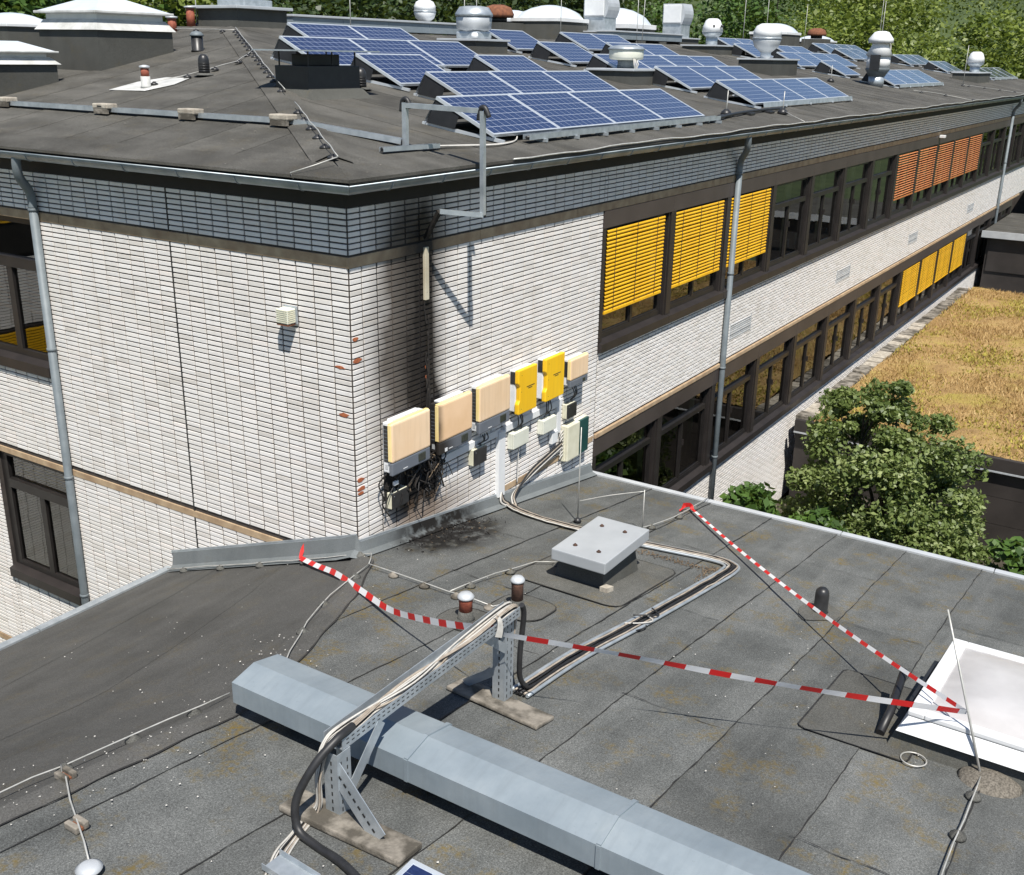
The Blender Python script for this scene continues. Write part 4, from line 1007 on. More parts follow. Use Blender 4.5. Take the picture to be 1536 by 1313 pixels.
# ---- lightning protection wires
def wire(pts, label, holders=True, name='lightning_wire', group='lightning wires on the annex roof', h=.045, r=.0062, hmat='felt_patch', pz=None):
    zf = pz or zlow
    c = [(p[0], p[1], (p[2] if len(p) > 2 else zf(p[0], p[1]) + .024 + h)) for p in pts]
    b = c[0]; E_ = empty(name, b, label, 'wire', group)
    cc = []
    for a_, b_ in zip(c, c[1:]):
        L_ = (Vector(b_) - Vector(a_)).length; k = max(2, int(L_ / .25))
        for q in range(k): t = q / k; p = Vector(a_).lerp(Vector(b_), t); p += Vector((random.uniform(-.008, .008), random.uniform(-.008, .008), random.uniform(-.006, .006))); cc.append(p)
    cc.append(Vector(c[-1])); MB().tube(cc, r, 6).build('wire', 'wire_alu', E_)
    if holders:
        acc = .35
        for a_, b_ in zip(c, c[1:]):
            L_ = (Vector(b_) - Vector(a_)).length; t = acc
            while t < L_:
                p = Vector(a_).lerp(Vector(b_), t / L_); z = zf(p.x, p.y) + .024
                MB().lathe((p.x, p.y, z), [(.062, 0), (.058, .02), (.03, .034), (.018, .05)], 10).build('holder', hmat, E_); t += holders if holders is not True else .75
            acc = max(.2, t - L_)
    return E_
wire([(-.16, 3.2), (-.17, 2.4), (-.16, .9), (-.13, .1), (-.02, -.22), (-.3, -.41)], 'lightning wire along the foot of the left wall')
wire([(-.3, -.41), (-1.21, -.66), (-1.87, -.98), (-2.49, -1.36), (-2.98, -1.7)], 'lightning wire running along the roof fold to the duct')
wire([(-.3, -.41), (-.3, -1.2), (-.3, -2.07), (-.07, -2.12)], 'lightning wire from the roof fold to the clay vents', .42, hmat='concrete_mossy')
wire([(-.28, -1.5), (.5, -1.55), (1.18, -1.66), (1.4, -1.9)], 'lightning wire reaching the hatch from the left', .7)
wire([(3.1, -1.95), (3.43, -1.97), (4.2, -2.06), (4.75, -2.04), (5.57, -2.0)], 'lightning wire between the hatch rods and the right roof edge', .6)
wire([(-3.36, -1.55), (-4.8, -1.45), (-5.25, -1.41), (-8.0, -1.4)], 'lightning wire on the ridge left of the duct', .55)
wire([(-4.82, -1.45), (-4.95, -1.7), (-5.21, -2.19), (-5.42, -2.6)], 'short lightning wire branching off towards the zinc cap', False)
for k, (x_, y_) in enumerate(((-4.91, -1.64), (-5.21, -2.18))):
    z = zM(x_) + .024; E_ = empty('wire_block', (x_, y_, z), 'mossy concrete wire block ' + ('nearest the ridge wire' if k == 0 else 'nearest the zinc cap'), 'block', 'concrete wire blocks')
    MB().box(x_ - .05, x_ - .012, y_ - .06, y_ + .06, z, z + .05, .008).build('half', 'concrete_mossy', E_); MB().box(x_ + .012, x_ + .05, y_ - .06, y_ + .06, z, z + .05, .008).build('half', 'concrete_mossy', E_)
    MB().box(x_ - .012, x_ + .012, y_ - .05, y_ + .05, z, z + .022).build('web', 'rust', E_)
wire([(-.39, -6.79), (-1.2, -6.80), (-1.93, -6.80), (-3.3, -6.84)], 'lightning wire leaving the leaning rod by the skylight', .62)
def rod(a, b, r, label, base=True, name='lightning_rod', group='lightning rods', bm='black_plastic'):
    E_ = empty(name, a, label, 'lightning rod', group)
    MB().tube([a, Vector(a).lerp(Vector(b), .5), b], [r, r * .9, r * .7], 7).build('rod', 'wire_alu', E_)
    if base: MB().lathe(a, [(.09 * base, 0), (.07 * base, .05 * base), (.025 * base, .09 * base)], 10).build('base', bm, E_)
    return E_
rod((-.387, -6.788, zM(-.387) + .06), (-.09, -6.3, -1.99), .011, 'leaning lightning rod on a gravel mound beside the skylight', False)
vs = []
m = MB(); m.lathe((-.38, -6.86, zM(-.38) + .01), [(.25, 0), (.22, .03), (.16, .06), (.09, .08), (.01, .088)], 20); m.build('rod_mound', 'gravel', None, label='rounded gravelly mound holding the leaning rod', cat='mound')
rod((3.07, -1.17, zM(3.07) + .03), (3.07, -1.17, zM(3.07) + 1.36), .009, 'tall upright rod behind the roof hatch', .6)
rod((3.37, -1.98, zM(3.37) + .03), (3.37, -1.98, zM(3.37) + .62), .009, 'short upright rod at the right of the hatch lid', .6)
MB().tube(catmull([(3.07, -1.17, zM(3.07) + .32), (3.2, -1.55, zM(3.2) + .47), (3.37, -1.98, zM(3.37) + .60)], 5), .0065, 6).build('link_wire', 'wire_alu', None, label='thin wire joining the two rods behind the hatch', cat='wire')
m = MB(); m.tube([(-.46 + .12 * math.cos(a), -6.29 + .10 * math.sin(a), zM(-.46 + .12 * math.cos(a)) + .035) for a in np.arange(0, 6.4, .26)], .006, 6, False); m.build('wire_ring', 'wire_alu', None, label='loose ring of wire lying near the skylight', cat='wire')
MB().lathe((-5.44, -2.62, zM(-5.44) + .02), [(.04, 0), (.04, .03), (.075, .035), (.08, .045), (.05, .066), (.01, .072)], 20).build('zinc_vent', 'galv_light', None, label='round zinc vent cap at the lower left edge', cat='vent')
# loose bits by the near post
m = MB(); a, b = Vector((-4.70, -3.36, -2.57)), Vector((-4.72, -3.72, -2.57))
m.bar(a, b, .15, .005).bar(a + Vector((-.075, 0, .02)), b + Vector((-.075, 0, .02)), .005, .045).bar(a + Vector((.075, 0, .02)), b + Vector((.075, 0, .02)), .005, .045)
m.build('channel_offcut', 'galv', None, label='short galvanised channel offcut left of the cables', cat='channel')

# ---- barrier tape
def tape(name, ctrl, label, w=.062, cyc=.37, tw=(0, 0), u0=0.0):
    P_ = catmull(ctrl, 14); s = MB(); L_ = u0; prev = None; n_ = len(P_)
    for i, p in enumerate(P_):
        d = (P_[min(i + 1, n_ - 1)] - P_[max(i - 1, 0)]).normalized()
        if i: L_ += (p - P_[i - 1]).length / cyc
        t = i / (n_ - 1); a = tw[0] + (tw[1] - tw[0]) * t + .12 * math.sin(t * 17)
        side = d.cross(Vector((0, 0, 1))).normalized(); up = side.cross(d)
        v = (side * math.cos(a) + up * math.sin(a)) * w / 2
        cur = (p - v, p + v, L_)
        if prev: s.quad(prev[0], cur[0], cur[1], prev[1], [(prev[2], 0), (cur[2], 0), (cur[2], 1), (prev[2], 1)])
        prev = cur
    return s.build(name, 'tape', None, label=label, cat='barrier tape', group='red and white barrier tapes')
A1 = Vector((-.13, .80, -3.52)); A2 = Vector((-2.19, -3.37, -2.125)); A3 = Vector((-.268, -6.593, -2.742)); A4 = Vector((4.80, -2.08, -3.93))
def sagp(a, b, t, s): p = a.lerp(b, t); p.z -= s * 4 * t * (1 - t); return p
def tp(t):
    p = A1.lerp(A2, t); p.z -= .22 * 4 * t * (1 - t); p.z = max(p.z, zlow(p.x, p.y) + .07); return p
tape('barrier_tape', [A1] + [tp(t) for t in (.12, .25, .4, .55, .7, .85)] + [A2], 'red and white tape from the wall corner to the cable bridge', tw=(2.6, 1.25), cyc=.34)
tape('barrier_tape', [A2 + Vector((.03, -.03, -.06))] + [sagp(A2, A3, t, .05) for t in (.25, .5, .75)] + [A3], 'red and white tape from the cable bridge to the leaning rod', tw=(1.1, 1.3), u0=.5)
tape('barrier_tape', [A4] + [sagp(A4, A3, t, .10) for t in (.25, .5, .75)] + [A3], 'red and white tape from the right roof edge to the leaning rod', w=.036, tw=(2.9, 1.9), cyc=.30)
# knots and loose ends
def flap(pts, name, mat, label, w=.07):
    s = MB(); P_ = catmull(pts, 6); prev = None
    for i, p in enumerate(P_):
        d = (P_[min(i + 1, len(P_) - 1)] - P_[max(i - 1, 0)]).normalized(); side = d.cross(Vector((.75, .6, .2))).normalized(); k = w / 2 * (.35 + .65 * i / len(P_))
        cur = (p - side * k, p + side * k)
        if prev: s.quad(prev[0], cur[0], cur[1], prev[1])
        prev = cur
    return s.build(name, mat, None, label=label, cat='tape end', group='loose tape ends')
flap([A1, A1 + Vector((.06, .0, .10)), A1 + Vector((.12, -.04, .18)), A1 + Vector((.10, -.13, .22))], 'tape_end', 'tape_red', 'red loose tape end below the left wall', .09)
flap([A4, A4 + Vector((.05, .06, .03)), A4 + Vector((-.02, .14, .02)), A4 + Vector((-.10, .10, .01))], 'tape_end', 'tape_red', 'red tape end knotted at the right roof edge', .12)
flap([A2 + Vector((.02, .05, .10)), A2 + Vector((-.02, -.02, .10)), A2 + Vector((-.02, -.03, .02)), A2 + Vector((-.03, -.02, -.06))], 'tape_end', 'cable_white', 'white tape wrapped round the cable bridge', .06)

# ================================================================== INVERTERS on the right wall
def inverter(x0, x1, z1, z0, label, burnt=False, small=False):
    yb, yf = -.045, -.205
    E_ = empty('inverter', ((x0 + x1) / 2, yb, z0), label, 'inverter', 'beige inverters on the brick wall')
    w = x1 - x0; sp = z0 + (z1 - z0) * .25
    MB().box(x0 + .03, x1 - .03, yb, yf + .055, z0 + .02, z1 - .005, .012).build('housing', 'inv_side' if not burnt else 'char', E_)
    MB().box(x0 + .026, x0 + .031, yb - .015, yf + .075, z0 + .15, z1 - .04).build('side_grille', 'black_plastic', E_)
    cvm = 'inv_cover_scorched' if burnt else 'inv_cover'
    cv = MB().box(x0, x1, yf, yf + .056, sp + .004, z1, .022).build('cover', cvm, E_)
    m = MB(); m.box(x0 + .006, x1 - .006, yf + .02, yf + .062, z1 - .012, z1 + .006, .006); m.box(x0 - .004, x0 + .016, yf + .012, yf + .06, sp + .02, z1 - .013, .005); m.build('cover_rim', 'inv_rim', cv)
    m = MB(); dz = .10 * w
    poly = [(x0 + .004, 0, z0), (x1 - .004, 0, z0), (x1 - .004, 0, sp), (x0 + .004, 0, sp)]
    m.box(x0 + .004, x1 - .004, yf + .004, yf + .056, z0, sp, .014); bs = m.build('lower_panel', 'inv_base_scorched' if burnt else 'inv_base', E_)
    if not small:
        MB().box(x1 - .235, x1 - .10, yf - .004, yf + .008, z0 + .035, z0 + .13, .006).build('display', 'display', bs)
        MB().box(x0 + .20, x0 + .28, yf + .0015, yf + .006, z0 + .035, z0 + .043).build('logo_strip', 'white_plastic', bs)
        MB().box(x0 + .05, x0 + .056, yf - .0015, yf + .004, sp + .025, sp + .031).build('screw', 'dark_ink', cv)
        MB().box(x0 + .10, x1 - .10, yb - .01, yf + .07, z1 - .006, z1 + .018, .006).build('top_vent', 'inv_side', E_)
        for q in range(9): MB().box(x0 + .0245, x0 + .026, yb - .02, yf + .08, z0 + .18 + q * .045, z0 + .186 + q * .045).build('grille_slot', 'inv_base', E_)
        MB().box(x0 + .027, x0 + .0295, yb - .03, yf + .09, z0 + .06, z0 + .12).build('type_plate', 'galv_light', E_)
        if burnt: MB().box(x0 + .12, x0 + .17, yf + .0015, yf + .006, z0 + .02, z0 + .065).build('sticker', 'white_plastic', bs)
    else: MB().box(x1 - .16, x1 - .09, yf - .003, yf + .008, z0 + .03, z0 + .075, .004).build('display', 'display', bs)
    for k in range(4):
        xx = x0 + .15 + k * (w - .3) / 3; MB().lathe((xx, yb - .08, z0 - .035), [(.016, 0), (.019, .01), (.019, .06)], 8).build('cable_gland', 'black_plastic', E_)
    return E_
inverter(.40, 1.12, -1.80, -2.43, 'large beige inverter leftmost in the wall row')
inverter(1.29, 1.99, -1.81, -2.45, 'fire scorched beige inverter with blackened left side', True)
inverter(2.15, 2.86, -1.80, -2.43, 'large beige inverter next to the yellow ones')
inverter(4.46, 4.98, -1.97, -2.39, 'small beige inverter at the right end of the row', False, True)
def yinverter(x0, x1, z1, z0, label):
    yb, yf = -.04, -.205
    E_ = empty('inverter', ((x0 + x1) / 2, yb, z0), label, 'inverter', 'yellow inverters on the brick wall')
    MB().box(x0 + .02, x1 - .02, yb, yf + .065, z0 + .03, z1 - .01, .015).build('housing', 'inv_side', E_)
    MB().box(x0 + .012, x0 + .05, yb - .02, yf + .07, z1 - .20, z1 - .03, .006).build('fan_hood', 'black_plastic', E_)
    MB().box(x0 + .05, x1 - .05, yb - .02, yf + .08, z0 - .01, z0 + .03).build('connector_plate', 'black_plastic', E_)
    # hourglass outline like the photograph's cover
    pr = [(x0, z1), (x0, z1 - .18), (x0 + .035, z1 - .23), (x0 + .035, z0 + .20), (x0, z0 + .15), (x0, z0 + .01), (x0 + .02, z0), (x1 - .02, z0), (x1, z0 + .01), (x1, z1)]
    m = MB(); m.prism([(a, yf, b) for a, b in pr], (0, .066, 0)); cv = m.build('cover', 'inv_yellow', E_)
    md = cv.modifiers.new('bev', 'BEVEL'); md.width = .012; md.segments = 2; md.limit_method = 'ANGLE'
    for k, (a, b, t) in enumerate(((.20, .40, .27), (.24, .34, .295))): MB().box(x0 + a, x0 + b, yf - .0015, yf + .002, z1 - t, z1 - t + .012).build('lettering', 'dark_ink', cv)
    for a, b in ((x0 + .07, z1 - .08), (x0 + .07, (z0 + z1) / 2), (x0 + .07, z0 + .07)): MB().box(a, a + .009, yf - .002, yf + .002, b, b + .009).build('screw', 'dark_ink', cv)
yinverter(3.06, 3.53, -1.80, -2.42, 'yellow inverter beside the large beige one')
yinverter(3.76, 4.27, -1.80, -2.42, 'yellow inverter beside the small beige one')
def jbox(x0, x1, z1, z0, yf, label, side='cream_pale', lid='cream_pale', group='junction boxes below the inverters', tilt=0):
    yb = -.016; E_ = empty('junction_box', ((x0 + x1) / 2, yb, z0), label, 'junction box', group)
    MB().box(x0, x1, yb, yf + .03, z0, z1, .008).build('box', side, E_)
    l_ = MB().box(x0 + .005, x1 - .005, yf, yf + .028, z0 + .005, z1 - .005, .006).build('lid', lid, E_)
    MB().box(x0 + .02, x0 + .03, yf - .002, yf + .004, z1 - .04, z1 - .03).build('screw', 'galv', l_)
    for k in range(2): MB().lathe((x0 + (x1 - x0) * (.3 + .4 * k), (yb + yf) / 2, z1 - .003), [(.014, 0), (.014, .035), (.008, .05)], 8).build('cable_gland', 'grey_plastic', E_)
    return E_
jbox(3.09, 3.49, -2.71, -2.94, -.12, 'cream junction box below the left yellow inverter')
jbox(3.87, 4.24, -2.74, -2.95, -.12, 'cream junction box below the right yellow inverter')
jbox(2.17, 2.45, -2.67, -2.89, -.12, 'black lidded junction box below the third beige inverter', 'cream_plastic', 'black_plastic')
jbox(4.57, 4.83, -2.69, -2.91, -.12, 'black lidded junction box above the distribution cabinet', 'cream_plastic', 'black_plastic')
jbox(.50, .80, -2.70, -2.90, -.12, 'black lidded junction box hanging in the burnt cables', 'cream_plastic', 'black_plastic')
# distribution cabinet
Eb = empty('distribution_cabinet', (4.85, -.02, -3.58), 'cream distribution cabinet with tinted green door at right', 'cabinet')
MB().box(4.56, 5.22, -.016, -.09, -3.58, -3.02, .01).build('cabinet_body', 'cream_plastic', Eb)
MB().box(4.565, 4.92, -.085, -.135, -3.575, -3.025, .012).build('cabinet_lid', 'cream_plastic', Eb)
MB().box(4.93, 5.215, -.085, -.125, -3.57, -3.03, .008).build('tinted_door', 'green_glass', Eb)
for k in range(8): MB().tube([(4.56, -.06, -3.08 - k * .055), (4.50, -.06, -3.09 - k * .055), (4.46, -.06, -3.13 - k * .055)], .011, 6).build('cable_entry', 'cable_white', Eb)
# white trunking
Et = empty('cable_trunking', (2.88, -.03, -3.55), 'white vertical cable trunking between the inverters and the roof', 'trunking')
MB().box(2.80, 2.96, -.014, -.075, -3.56, -2.62, .006).build('trunk', 'white_plastic', Et)
Et = empty('cable_trunking', (3.9, -.03, -2.64), 'white horizontal cable trunking running below the inverters', 'trunking')
for a, b in ((1.35, 2.79), (2.97, 4.05), (4.06, 4.5)): MB().box(a, b, -.014, -.06, -2.665, -2.57, .005).build('trunk', 'white_plastic', Et)
Et = empty('cable_trunking', (4.38, -.03, -3.1), 'white trunking stub left of the distribution cabinet', 'trunking')
MB().box(4.36, 4.47, -.014, -.06, -3.08, -2.667, .005).build('trunk', 'white_plastic', Et); MB().box(4.20, 4.36, -.014, -.08, -3.20, -3.02, .008).build('socket_box', 'white_plastic', Et)
# cables between boxes
for k, (a, b, lb) in enumerate((((3.2, -2.47), (3.25, -2.70), 'left yellow inverter'), ((3.95, -2.47), (4.0, -2.72), 'right yellow inverter'), ((2.35, -2.5), (2.3, -2.66), 'third beige inverter'), ((4.68, -2.43), (4.7, -2.68), 'small beige inverter'))):
    Ec = empty('drop_cable', (a[0], -.1, b[1]), 'black cables dropping from the ' + lb, 'cable', 'short black cables under the inverters')
    for q in range(3): MB().tube(catmull([(a[0] + q * .05, -.11, a[1]), (a[0] + q * .05 + random.uniform(-.04, .04), -.13, (a[1] + b[1]) / 2), (b[0] + q * .03, -.07, b[1] + .03)], 6), .008, 6).build('cable', 'black_rubber', Ec)
MB().tube(catmull([(3.3, -.07, -2.95), (3.31, -.06, -3.2), (3.28, -.07, -3.5)], 5), .008, 6).build('drop_cable', 'cable_white', None, label='thin white cable hanging under the left cream box', cat='cable')
# burnt wiring under the scorched inverters
Eb = empty('burnt_cables', (1.0, -.1, -3.2), 'charred tangle of melted cables under the scorched inverters', 'burnt cables')
for k in range(46):
    x_ = random.choice([random.gauss(1.32, .07), random.gauss(.85, .22)]); z_ = random.uniform(-2.5, -2.42)
    pts = [(x_, random.uniform(-.12, -.05), z_)]
    for q in range(random.randint(2, 4)): x_ += random.gauss(0, .09); z_ -= random.uniform(.04, .2); pts.append((x_, random.uniform(-.14, -.03), max(z_, -3.2)))
    MB().tube(catmull(pts, 5), random.uniform(.005, .012), 5).build('cable', random.choice(['char', 'char', 'char', 'char', 'black_rubber', 'black_rubber', 'char', 'ash_brown']), Eb)
for k in range(12):
    x_ = 1.29 + random.gauss(0, .014); z_ = random.uniform(-1.7, -.45); pts = []
    for q in range(4): pts.append((x_, -.02 - random.uniform(0, .03), z_)); x_ += random.gauss(0, .014); z_ -= random.uniform(.1, .25)
    MB().tube(catmull(pts, 4), random.uniform(.006, .013), 5).build('cable', 'char', Eb)
m = MB(); m.box(.46, 1.38, -.019, -.032, -2.80, -2.47, .006); m.build('melted_tray', 'char', Eb)
MB().box(1.255, 1.325, -.013, -.05, -.55, .06, .005).build('conduit_stub', 'curtain', None, label='half burnt pale conduit below the eaves', cat='conduit')
MB().box(.52, .60, -.13, -.10, -2.60, -2.55, .006).build('connector', 'white_plastic', None, label='small white connector left over below the first inverter', cat='connector')
# debris heap on the roof
vs_m = {'char': MB(), 'ash_brown': MB()}
for k in range(420):
    g_ = random.random()
    x_ = random.gauss(1.4, .42); y_ = -.16 - abs(random.gauss(0, .2)); s_ = random.uniform(.005, .024)
    if x_ < .2 or x_ > 2.9: continue
    d = Vector((random.gauss(0, 1), random.gauss(0, 1), random.gauss(0, .3))).normalized() * s_ * random.uniform(.6, 2.2); e = Vector((random.gauss(0, 1), random.gauss(0, 1), random.gauss(0, .6))).normalized() * s_ * .4
    vs_m['char' if g_ < .9 else 'ash_brown'].obox((x_, y_, zM(x_) + .026 + random.uniform(0, .03)), d, e, (0, 0, s_ * .35))
Edb = empty('fire_debris', (1.35, -.3, zM(1.35)), 'scattered charred debris on the roof below the inverters', 'debris')
for k_, m_ in vs_m.items(): m_.build('debris_bits', k_, Edb, kind='stuff')
# bulkhead lamp on the left wall
El = empty('wall_lamp', (-.02, .82, -.68), 'cream ribbed lamp box with rusty foot on the left wall', 'lamp')
MB().box(-.014, -.04, .74, .93, -.70, -.50, .006).build('back_plate', 'galv', El)
MB().box(-.04, -.17, .75, .92, -.68, -.515, .012).build('lamp_body', 'cream_pale', El)
for k in range(7):
    zz = -.665 + k * .022; MB().box(-.171, -.178, .755, .915, zz, zz + .008).box(-.06, -.165, .742, .75, zz, zz + .008).build('rib', 'cream_plastic', El)
MB().box(-.05, -.168, .753, .917, -.70, -.681).build('lamp_foot', 'rust', El)
# small white floodlight on the far wall
El = empty('wall_sensor', (27.4, -.05, -.02), 'tiny white sensor lamp above the orange blinds', 'lamp'); MB().box(27.3, 27.5, -.2, -.045, -.06, .02, .01).build('lamp_body', 'white_plastic', El); MB().box(27.37, 27.43, -.05, -.031, -.05, .0).build('bracket', 'galv', El)

# ---- galvanised conduit hooking over the eaves
Ec = empty('roof_conduit', (1.65, .52, zR(.52)), 'square galvanised conduit hooking over the eaves to the burnt wall', 'conduit')
def sq(a, b, w, name='conduit_section', mat='galv'): MB().bar(a, b, w, w).build(name, mat, Ec)
p0 = Vector((1.65, .52, 1.11)); p1 = Vector((1.65, .52, 1.60)); p2 = Vector((1.56, -.62, 1.555)); p3 = Vector((1.573, -.62, .44)); p4 = Vector((1.15, -.33, .50)); p5 = Vector((1.26, -.05, .16))
sq(p0, p1, .055); sq(p1 + Vector((0, -.03, -.03)), p2 + Vector((0, .03, 0)), .055); sq(p2, p3, .05); sq(p3, p4, .05); MB().bar(p4, p5, .045, .045).build('conduit_section', 'char', Ec)
for p, d in ((p1, (.0, 0, 0)), (p2, (0, 0, 0))): MB().tube(catmull([p + Vector((0, .05, -.10)), p + Vector((0, .03, .02)), p + Vector((0, -.03, .03)), p + Vector((0, -.08, -.06))], 5), .03, 8).build('elbow_sleeve', 'black_rubber', Ec)
MB().tube(catmull([p3 + Vector((.03, 0, .3)), p3 + Vector((.04, 0, .1)), p3 + Vector((.03, 0, -.02))], 5), .02, 8).build('elbow_sleeve', 'black_rubber', Ec)
# cable channel along the roof edge with concrete weights
Ech = empty('roof_channel', (1.26, 4, zL(1.26)), 'long galvanised cable channel along the left roof edge', 'cable tray')
def uch(a, b, par, w=.09, h=.06):
    a, b = Vector(a), Vector(b); d = (b - a).normalized(); s = d.cross(Vector((0, 0, 1))).normalized()
    MB().bar(a + Vector((0, 0, .004)), b + Vector((0, 0, .004)), w, .006).build('channel_floor', 'plate_dark', par)
    for k in (-1, 1): MB().bar(a + s * k * w / 2 + Vector((0, 0, h / 2)), b + s * k * w / 2 + Vector((0, 0, h / 2)), .006, h).build('channel_side', 'galv', par)
    MB().tube([a + Vector((0, 0, .03)), b + Vector((0, 0, .03))], .02, 6).build('cable', 'black_rubber', par)
uch((1.26, 12.5, zL(1.26) + .035), (1.26, 2.05, zL(1.26) + .035), Ech)
uch((1.27, 1.98, zL(1.2) + .05), (1.63, .55, zR(.55) + .04), Ech); uch((1.02, .36, zR(.36) + .03), (1.98, .30, zR(.3) + .03), Ech, .06, .05)
for x_, y_, lb in ((1.24, 7.55, 'at the left picture edge'), (1.22, 5.30, 'with a slot, second from the left'), (1.22, 3.62, 'stained dark, third from the left'), (1.22, 2.02, 'on the hip corner')):
    z = zup(x_, y_); Ew = empty('concrete_weight', (x_, y_, z), 'weathered concrete weight on the roof channel ' + lb, 'weight', 'concrete weights on the roof channel')
    MB().box(x_ - .09, x_ + .09, y_ - .15, y_ + .15, z + .085, z + .15, .015).build('top', 'concrete', Ew)
    for k in (-1, 1): MB().box(x_ - .085 if k < 0 else x_ + .055, x_ - .055 if k < 0 else x_ + .085, y_ - .14, y_ + .14, z + .02, z + .0849).build('side', 'concrete_mossy', Ew)
    if 'slot' in lb: MB().box(x_ - .092, x_ - .0901, y_ - .045, y_ + .045, z + .105, z + .125).build('slot', 'dark_ink', Ew)

# ================================================================== SOLAR PANELS on the school roof
TA = R(25.5); PW, PH = 1.655, 1.0; CA, SA = math.cos(TA), math.sin(TA)
def panel_mesh():
    m = MB(); m.quad((.03, .03, .018), (PW - .03, .03, .018), (PW - .03, PH - .03, .018), (.03, PH - .03, .018), [(0, 0), (1, 0), (1, 1), (0, 1)])
    f = MB()
    f.box(0, PW, 0, .03, -.02, .022).box(0, PW, PH - .03, PH, -.02, .022).box(0, .03, .03, PH - .03, -.02, .022).box(PW - .03, PW, .03, PH - .03, -.02, .022).box(.03, PW - .03, .03, PH - .03, -.005, .0)
    return m, f
_pm, _pf = panel_mesh()
_p = _pm.build('solar_panel', 'solar_cells'); PME = _p.data; bpy.data.objects.remove(_p)
_p = _pf.build('panel_frame', 'alu'); PFE = _p.data; bpy.data.objects.remove(_p)
def add_panel(par, loc, rot):
    o = bpy.data.objects.new('solar_panel', PME); link(o, par); o.location = loc; o.rotation_euler = rot
    f = bpy.data.objects.new('panel_frame', PFE); link(f, o)
    return o
ROWS = [('A', 3.18, .32, 4, 'front row of four solar panels nearest the eaves'), ('B', 5.11, 1.96, 3, 'row of three solar panels directly behind the front row'), ('C', 8.55, 3.46, 1, 'single solar panel behind the right end of the second row'),
        ('D', 5.22, 3.42, 1, 'single solar panel right of the black chimney box'), ('E', 5.10, 4.93, 3, 'row of three solar panels rising behind the black chimney box'), ('F', 7.0, 6.58, 2, 'rearmost pair of solar panels below the long metal duct'),
        ('G', 14.17, 7.06, 1, 'single solar panel just right of the boxy metal fan'), ('H', 13.84, 5.38, 1, 'single solar panel left of the round white fan'), ('I', 18.1, 7.3, 2, 'pair of solar panels in front of the left metal cowl'),
        ('J', 17.78, 5.7, 2, 'pair of solar panels directly behind the round white fan'), ('K', 13.78, 3.86, 4, 'row of four solar panels partly hidden by the round white fan'), ('L', 13.92, 2.42, 3, 'row of three solar panels right of the round fan kerb'),
        ('M', 13.66, .86, 4, 'row of four solar panels on the eaves right of the front row'), ('N', 30.6, 8.0, 2, 'pair of solar panels left of the pot bellied white vent, farthest back'), ('O', 28.9, 6.64, 1, 'single solar panel just left of the pot bellied white vent'),
        ('P', 32.8, 6.64, 2, 'pair of solar panels peeking out behind the pot bellied vent'), ('Q', 28.7, 5.0, 4, 'row of four solar panels right of the pot bellied vent'), ('S', 28.65, 3.44, 1, 'single small solar panel left of the tall white vent stack'),
        ('T', 41.5, 8.0, 4, 'distant row of four solar panels under the flat white dome'), ('U', 40.5, 6.65, 2, 'distant pair of solar panels below the flat white dome row'), ('V', 28.6, 1.82, 4, 'row of four solar panels right of the tall white vent stack'),
        ('W', 45.8, 5.5, 3, 'distant row of three solar panels above the tall vent row'), ('X', 45.6, 3.8, 2, 'distant pair of solar panels left of the last small vent'), ('Y', 47.5, 2.2, 4, 'last row of four solar panels at the far right')]
for nm, x_, y_, k, lb in ROWS:
    z = zR(y_); Er = empty('solar_panel_row', (x_, y_, z), lb, 'solar panels', 'rows of tilted solar panels')
    for q in range(k): add_panel(Er, (q * 1.665, 0, .10), (TA + random.uniform(-.006, .006), 0, 0))
    Lr = k * 1.665 - .01; yt_, zt2 = PH * CA, .10 + PH * SA; zg = SR * yt_ + .02
    # rear wind plate and triangular end plates
    m = MB(); m.quad((x_, y_ + yt_ + .02, z + zt2 - .03), (x_ + Lr, y_ + yt_ + .02, z + zt2 - .03), (x_ + Lr, y_ + yt_ + .20, z + zg + .06), (x_, y_ + yt_ + .20, z + zg + .06)); m.build('rear_plate', 'alu', Er)
    for xx in (x_ + .012, x_ + Lr - .012):
        MB().prism([(xx, y_ + .55, z + .10 + .55 * SA / CA * .93 - .03), (xx, y_ + yt_, z + zt2 - .03), (xx, y_ + yt_ + .17, z + zg + .05), (xx, y_ + .62, z + SR * .62 + .05)], (.004, 0, 0)).build('end_plate', 'plate_dark', Er)
    for q in range(k + 1):
        xx = x_ + min(max(q * 1.665, .06), Lr - .06)
        MB().bar((xx, y_ - .12, z + .03), (xx, y_ + yt_ + .26, z + zg + .04), .04, .04).build('base_rail', 'alu', Er)
        MB().bar((xx, y_ + .03, z + .03), (xx, y_ + .03, z + .10), .03, .03, (1, 0, 0)).build('support_leg', 'alu', Er)
        MB().bar((xx, y_ + yt_ * .8, z + zg * .8), (xx, y_ + yt_ * .93, z + zt2 - .06), .03, .03, (1, 0, 0)).build('support_leg', 'alu', Er)
    if nm in 'MVY':
        MB().obox((x_ + .3, y_ - .10, z + .03), (Lr - .3, 0, 0), (0, .02, .10), (0, .01, -.005)).build('front_plate', 'galv', Er)
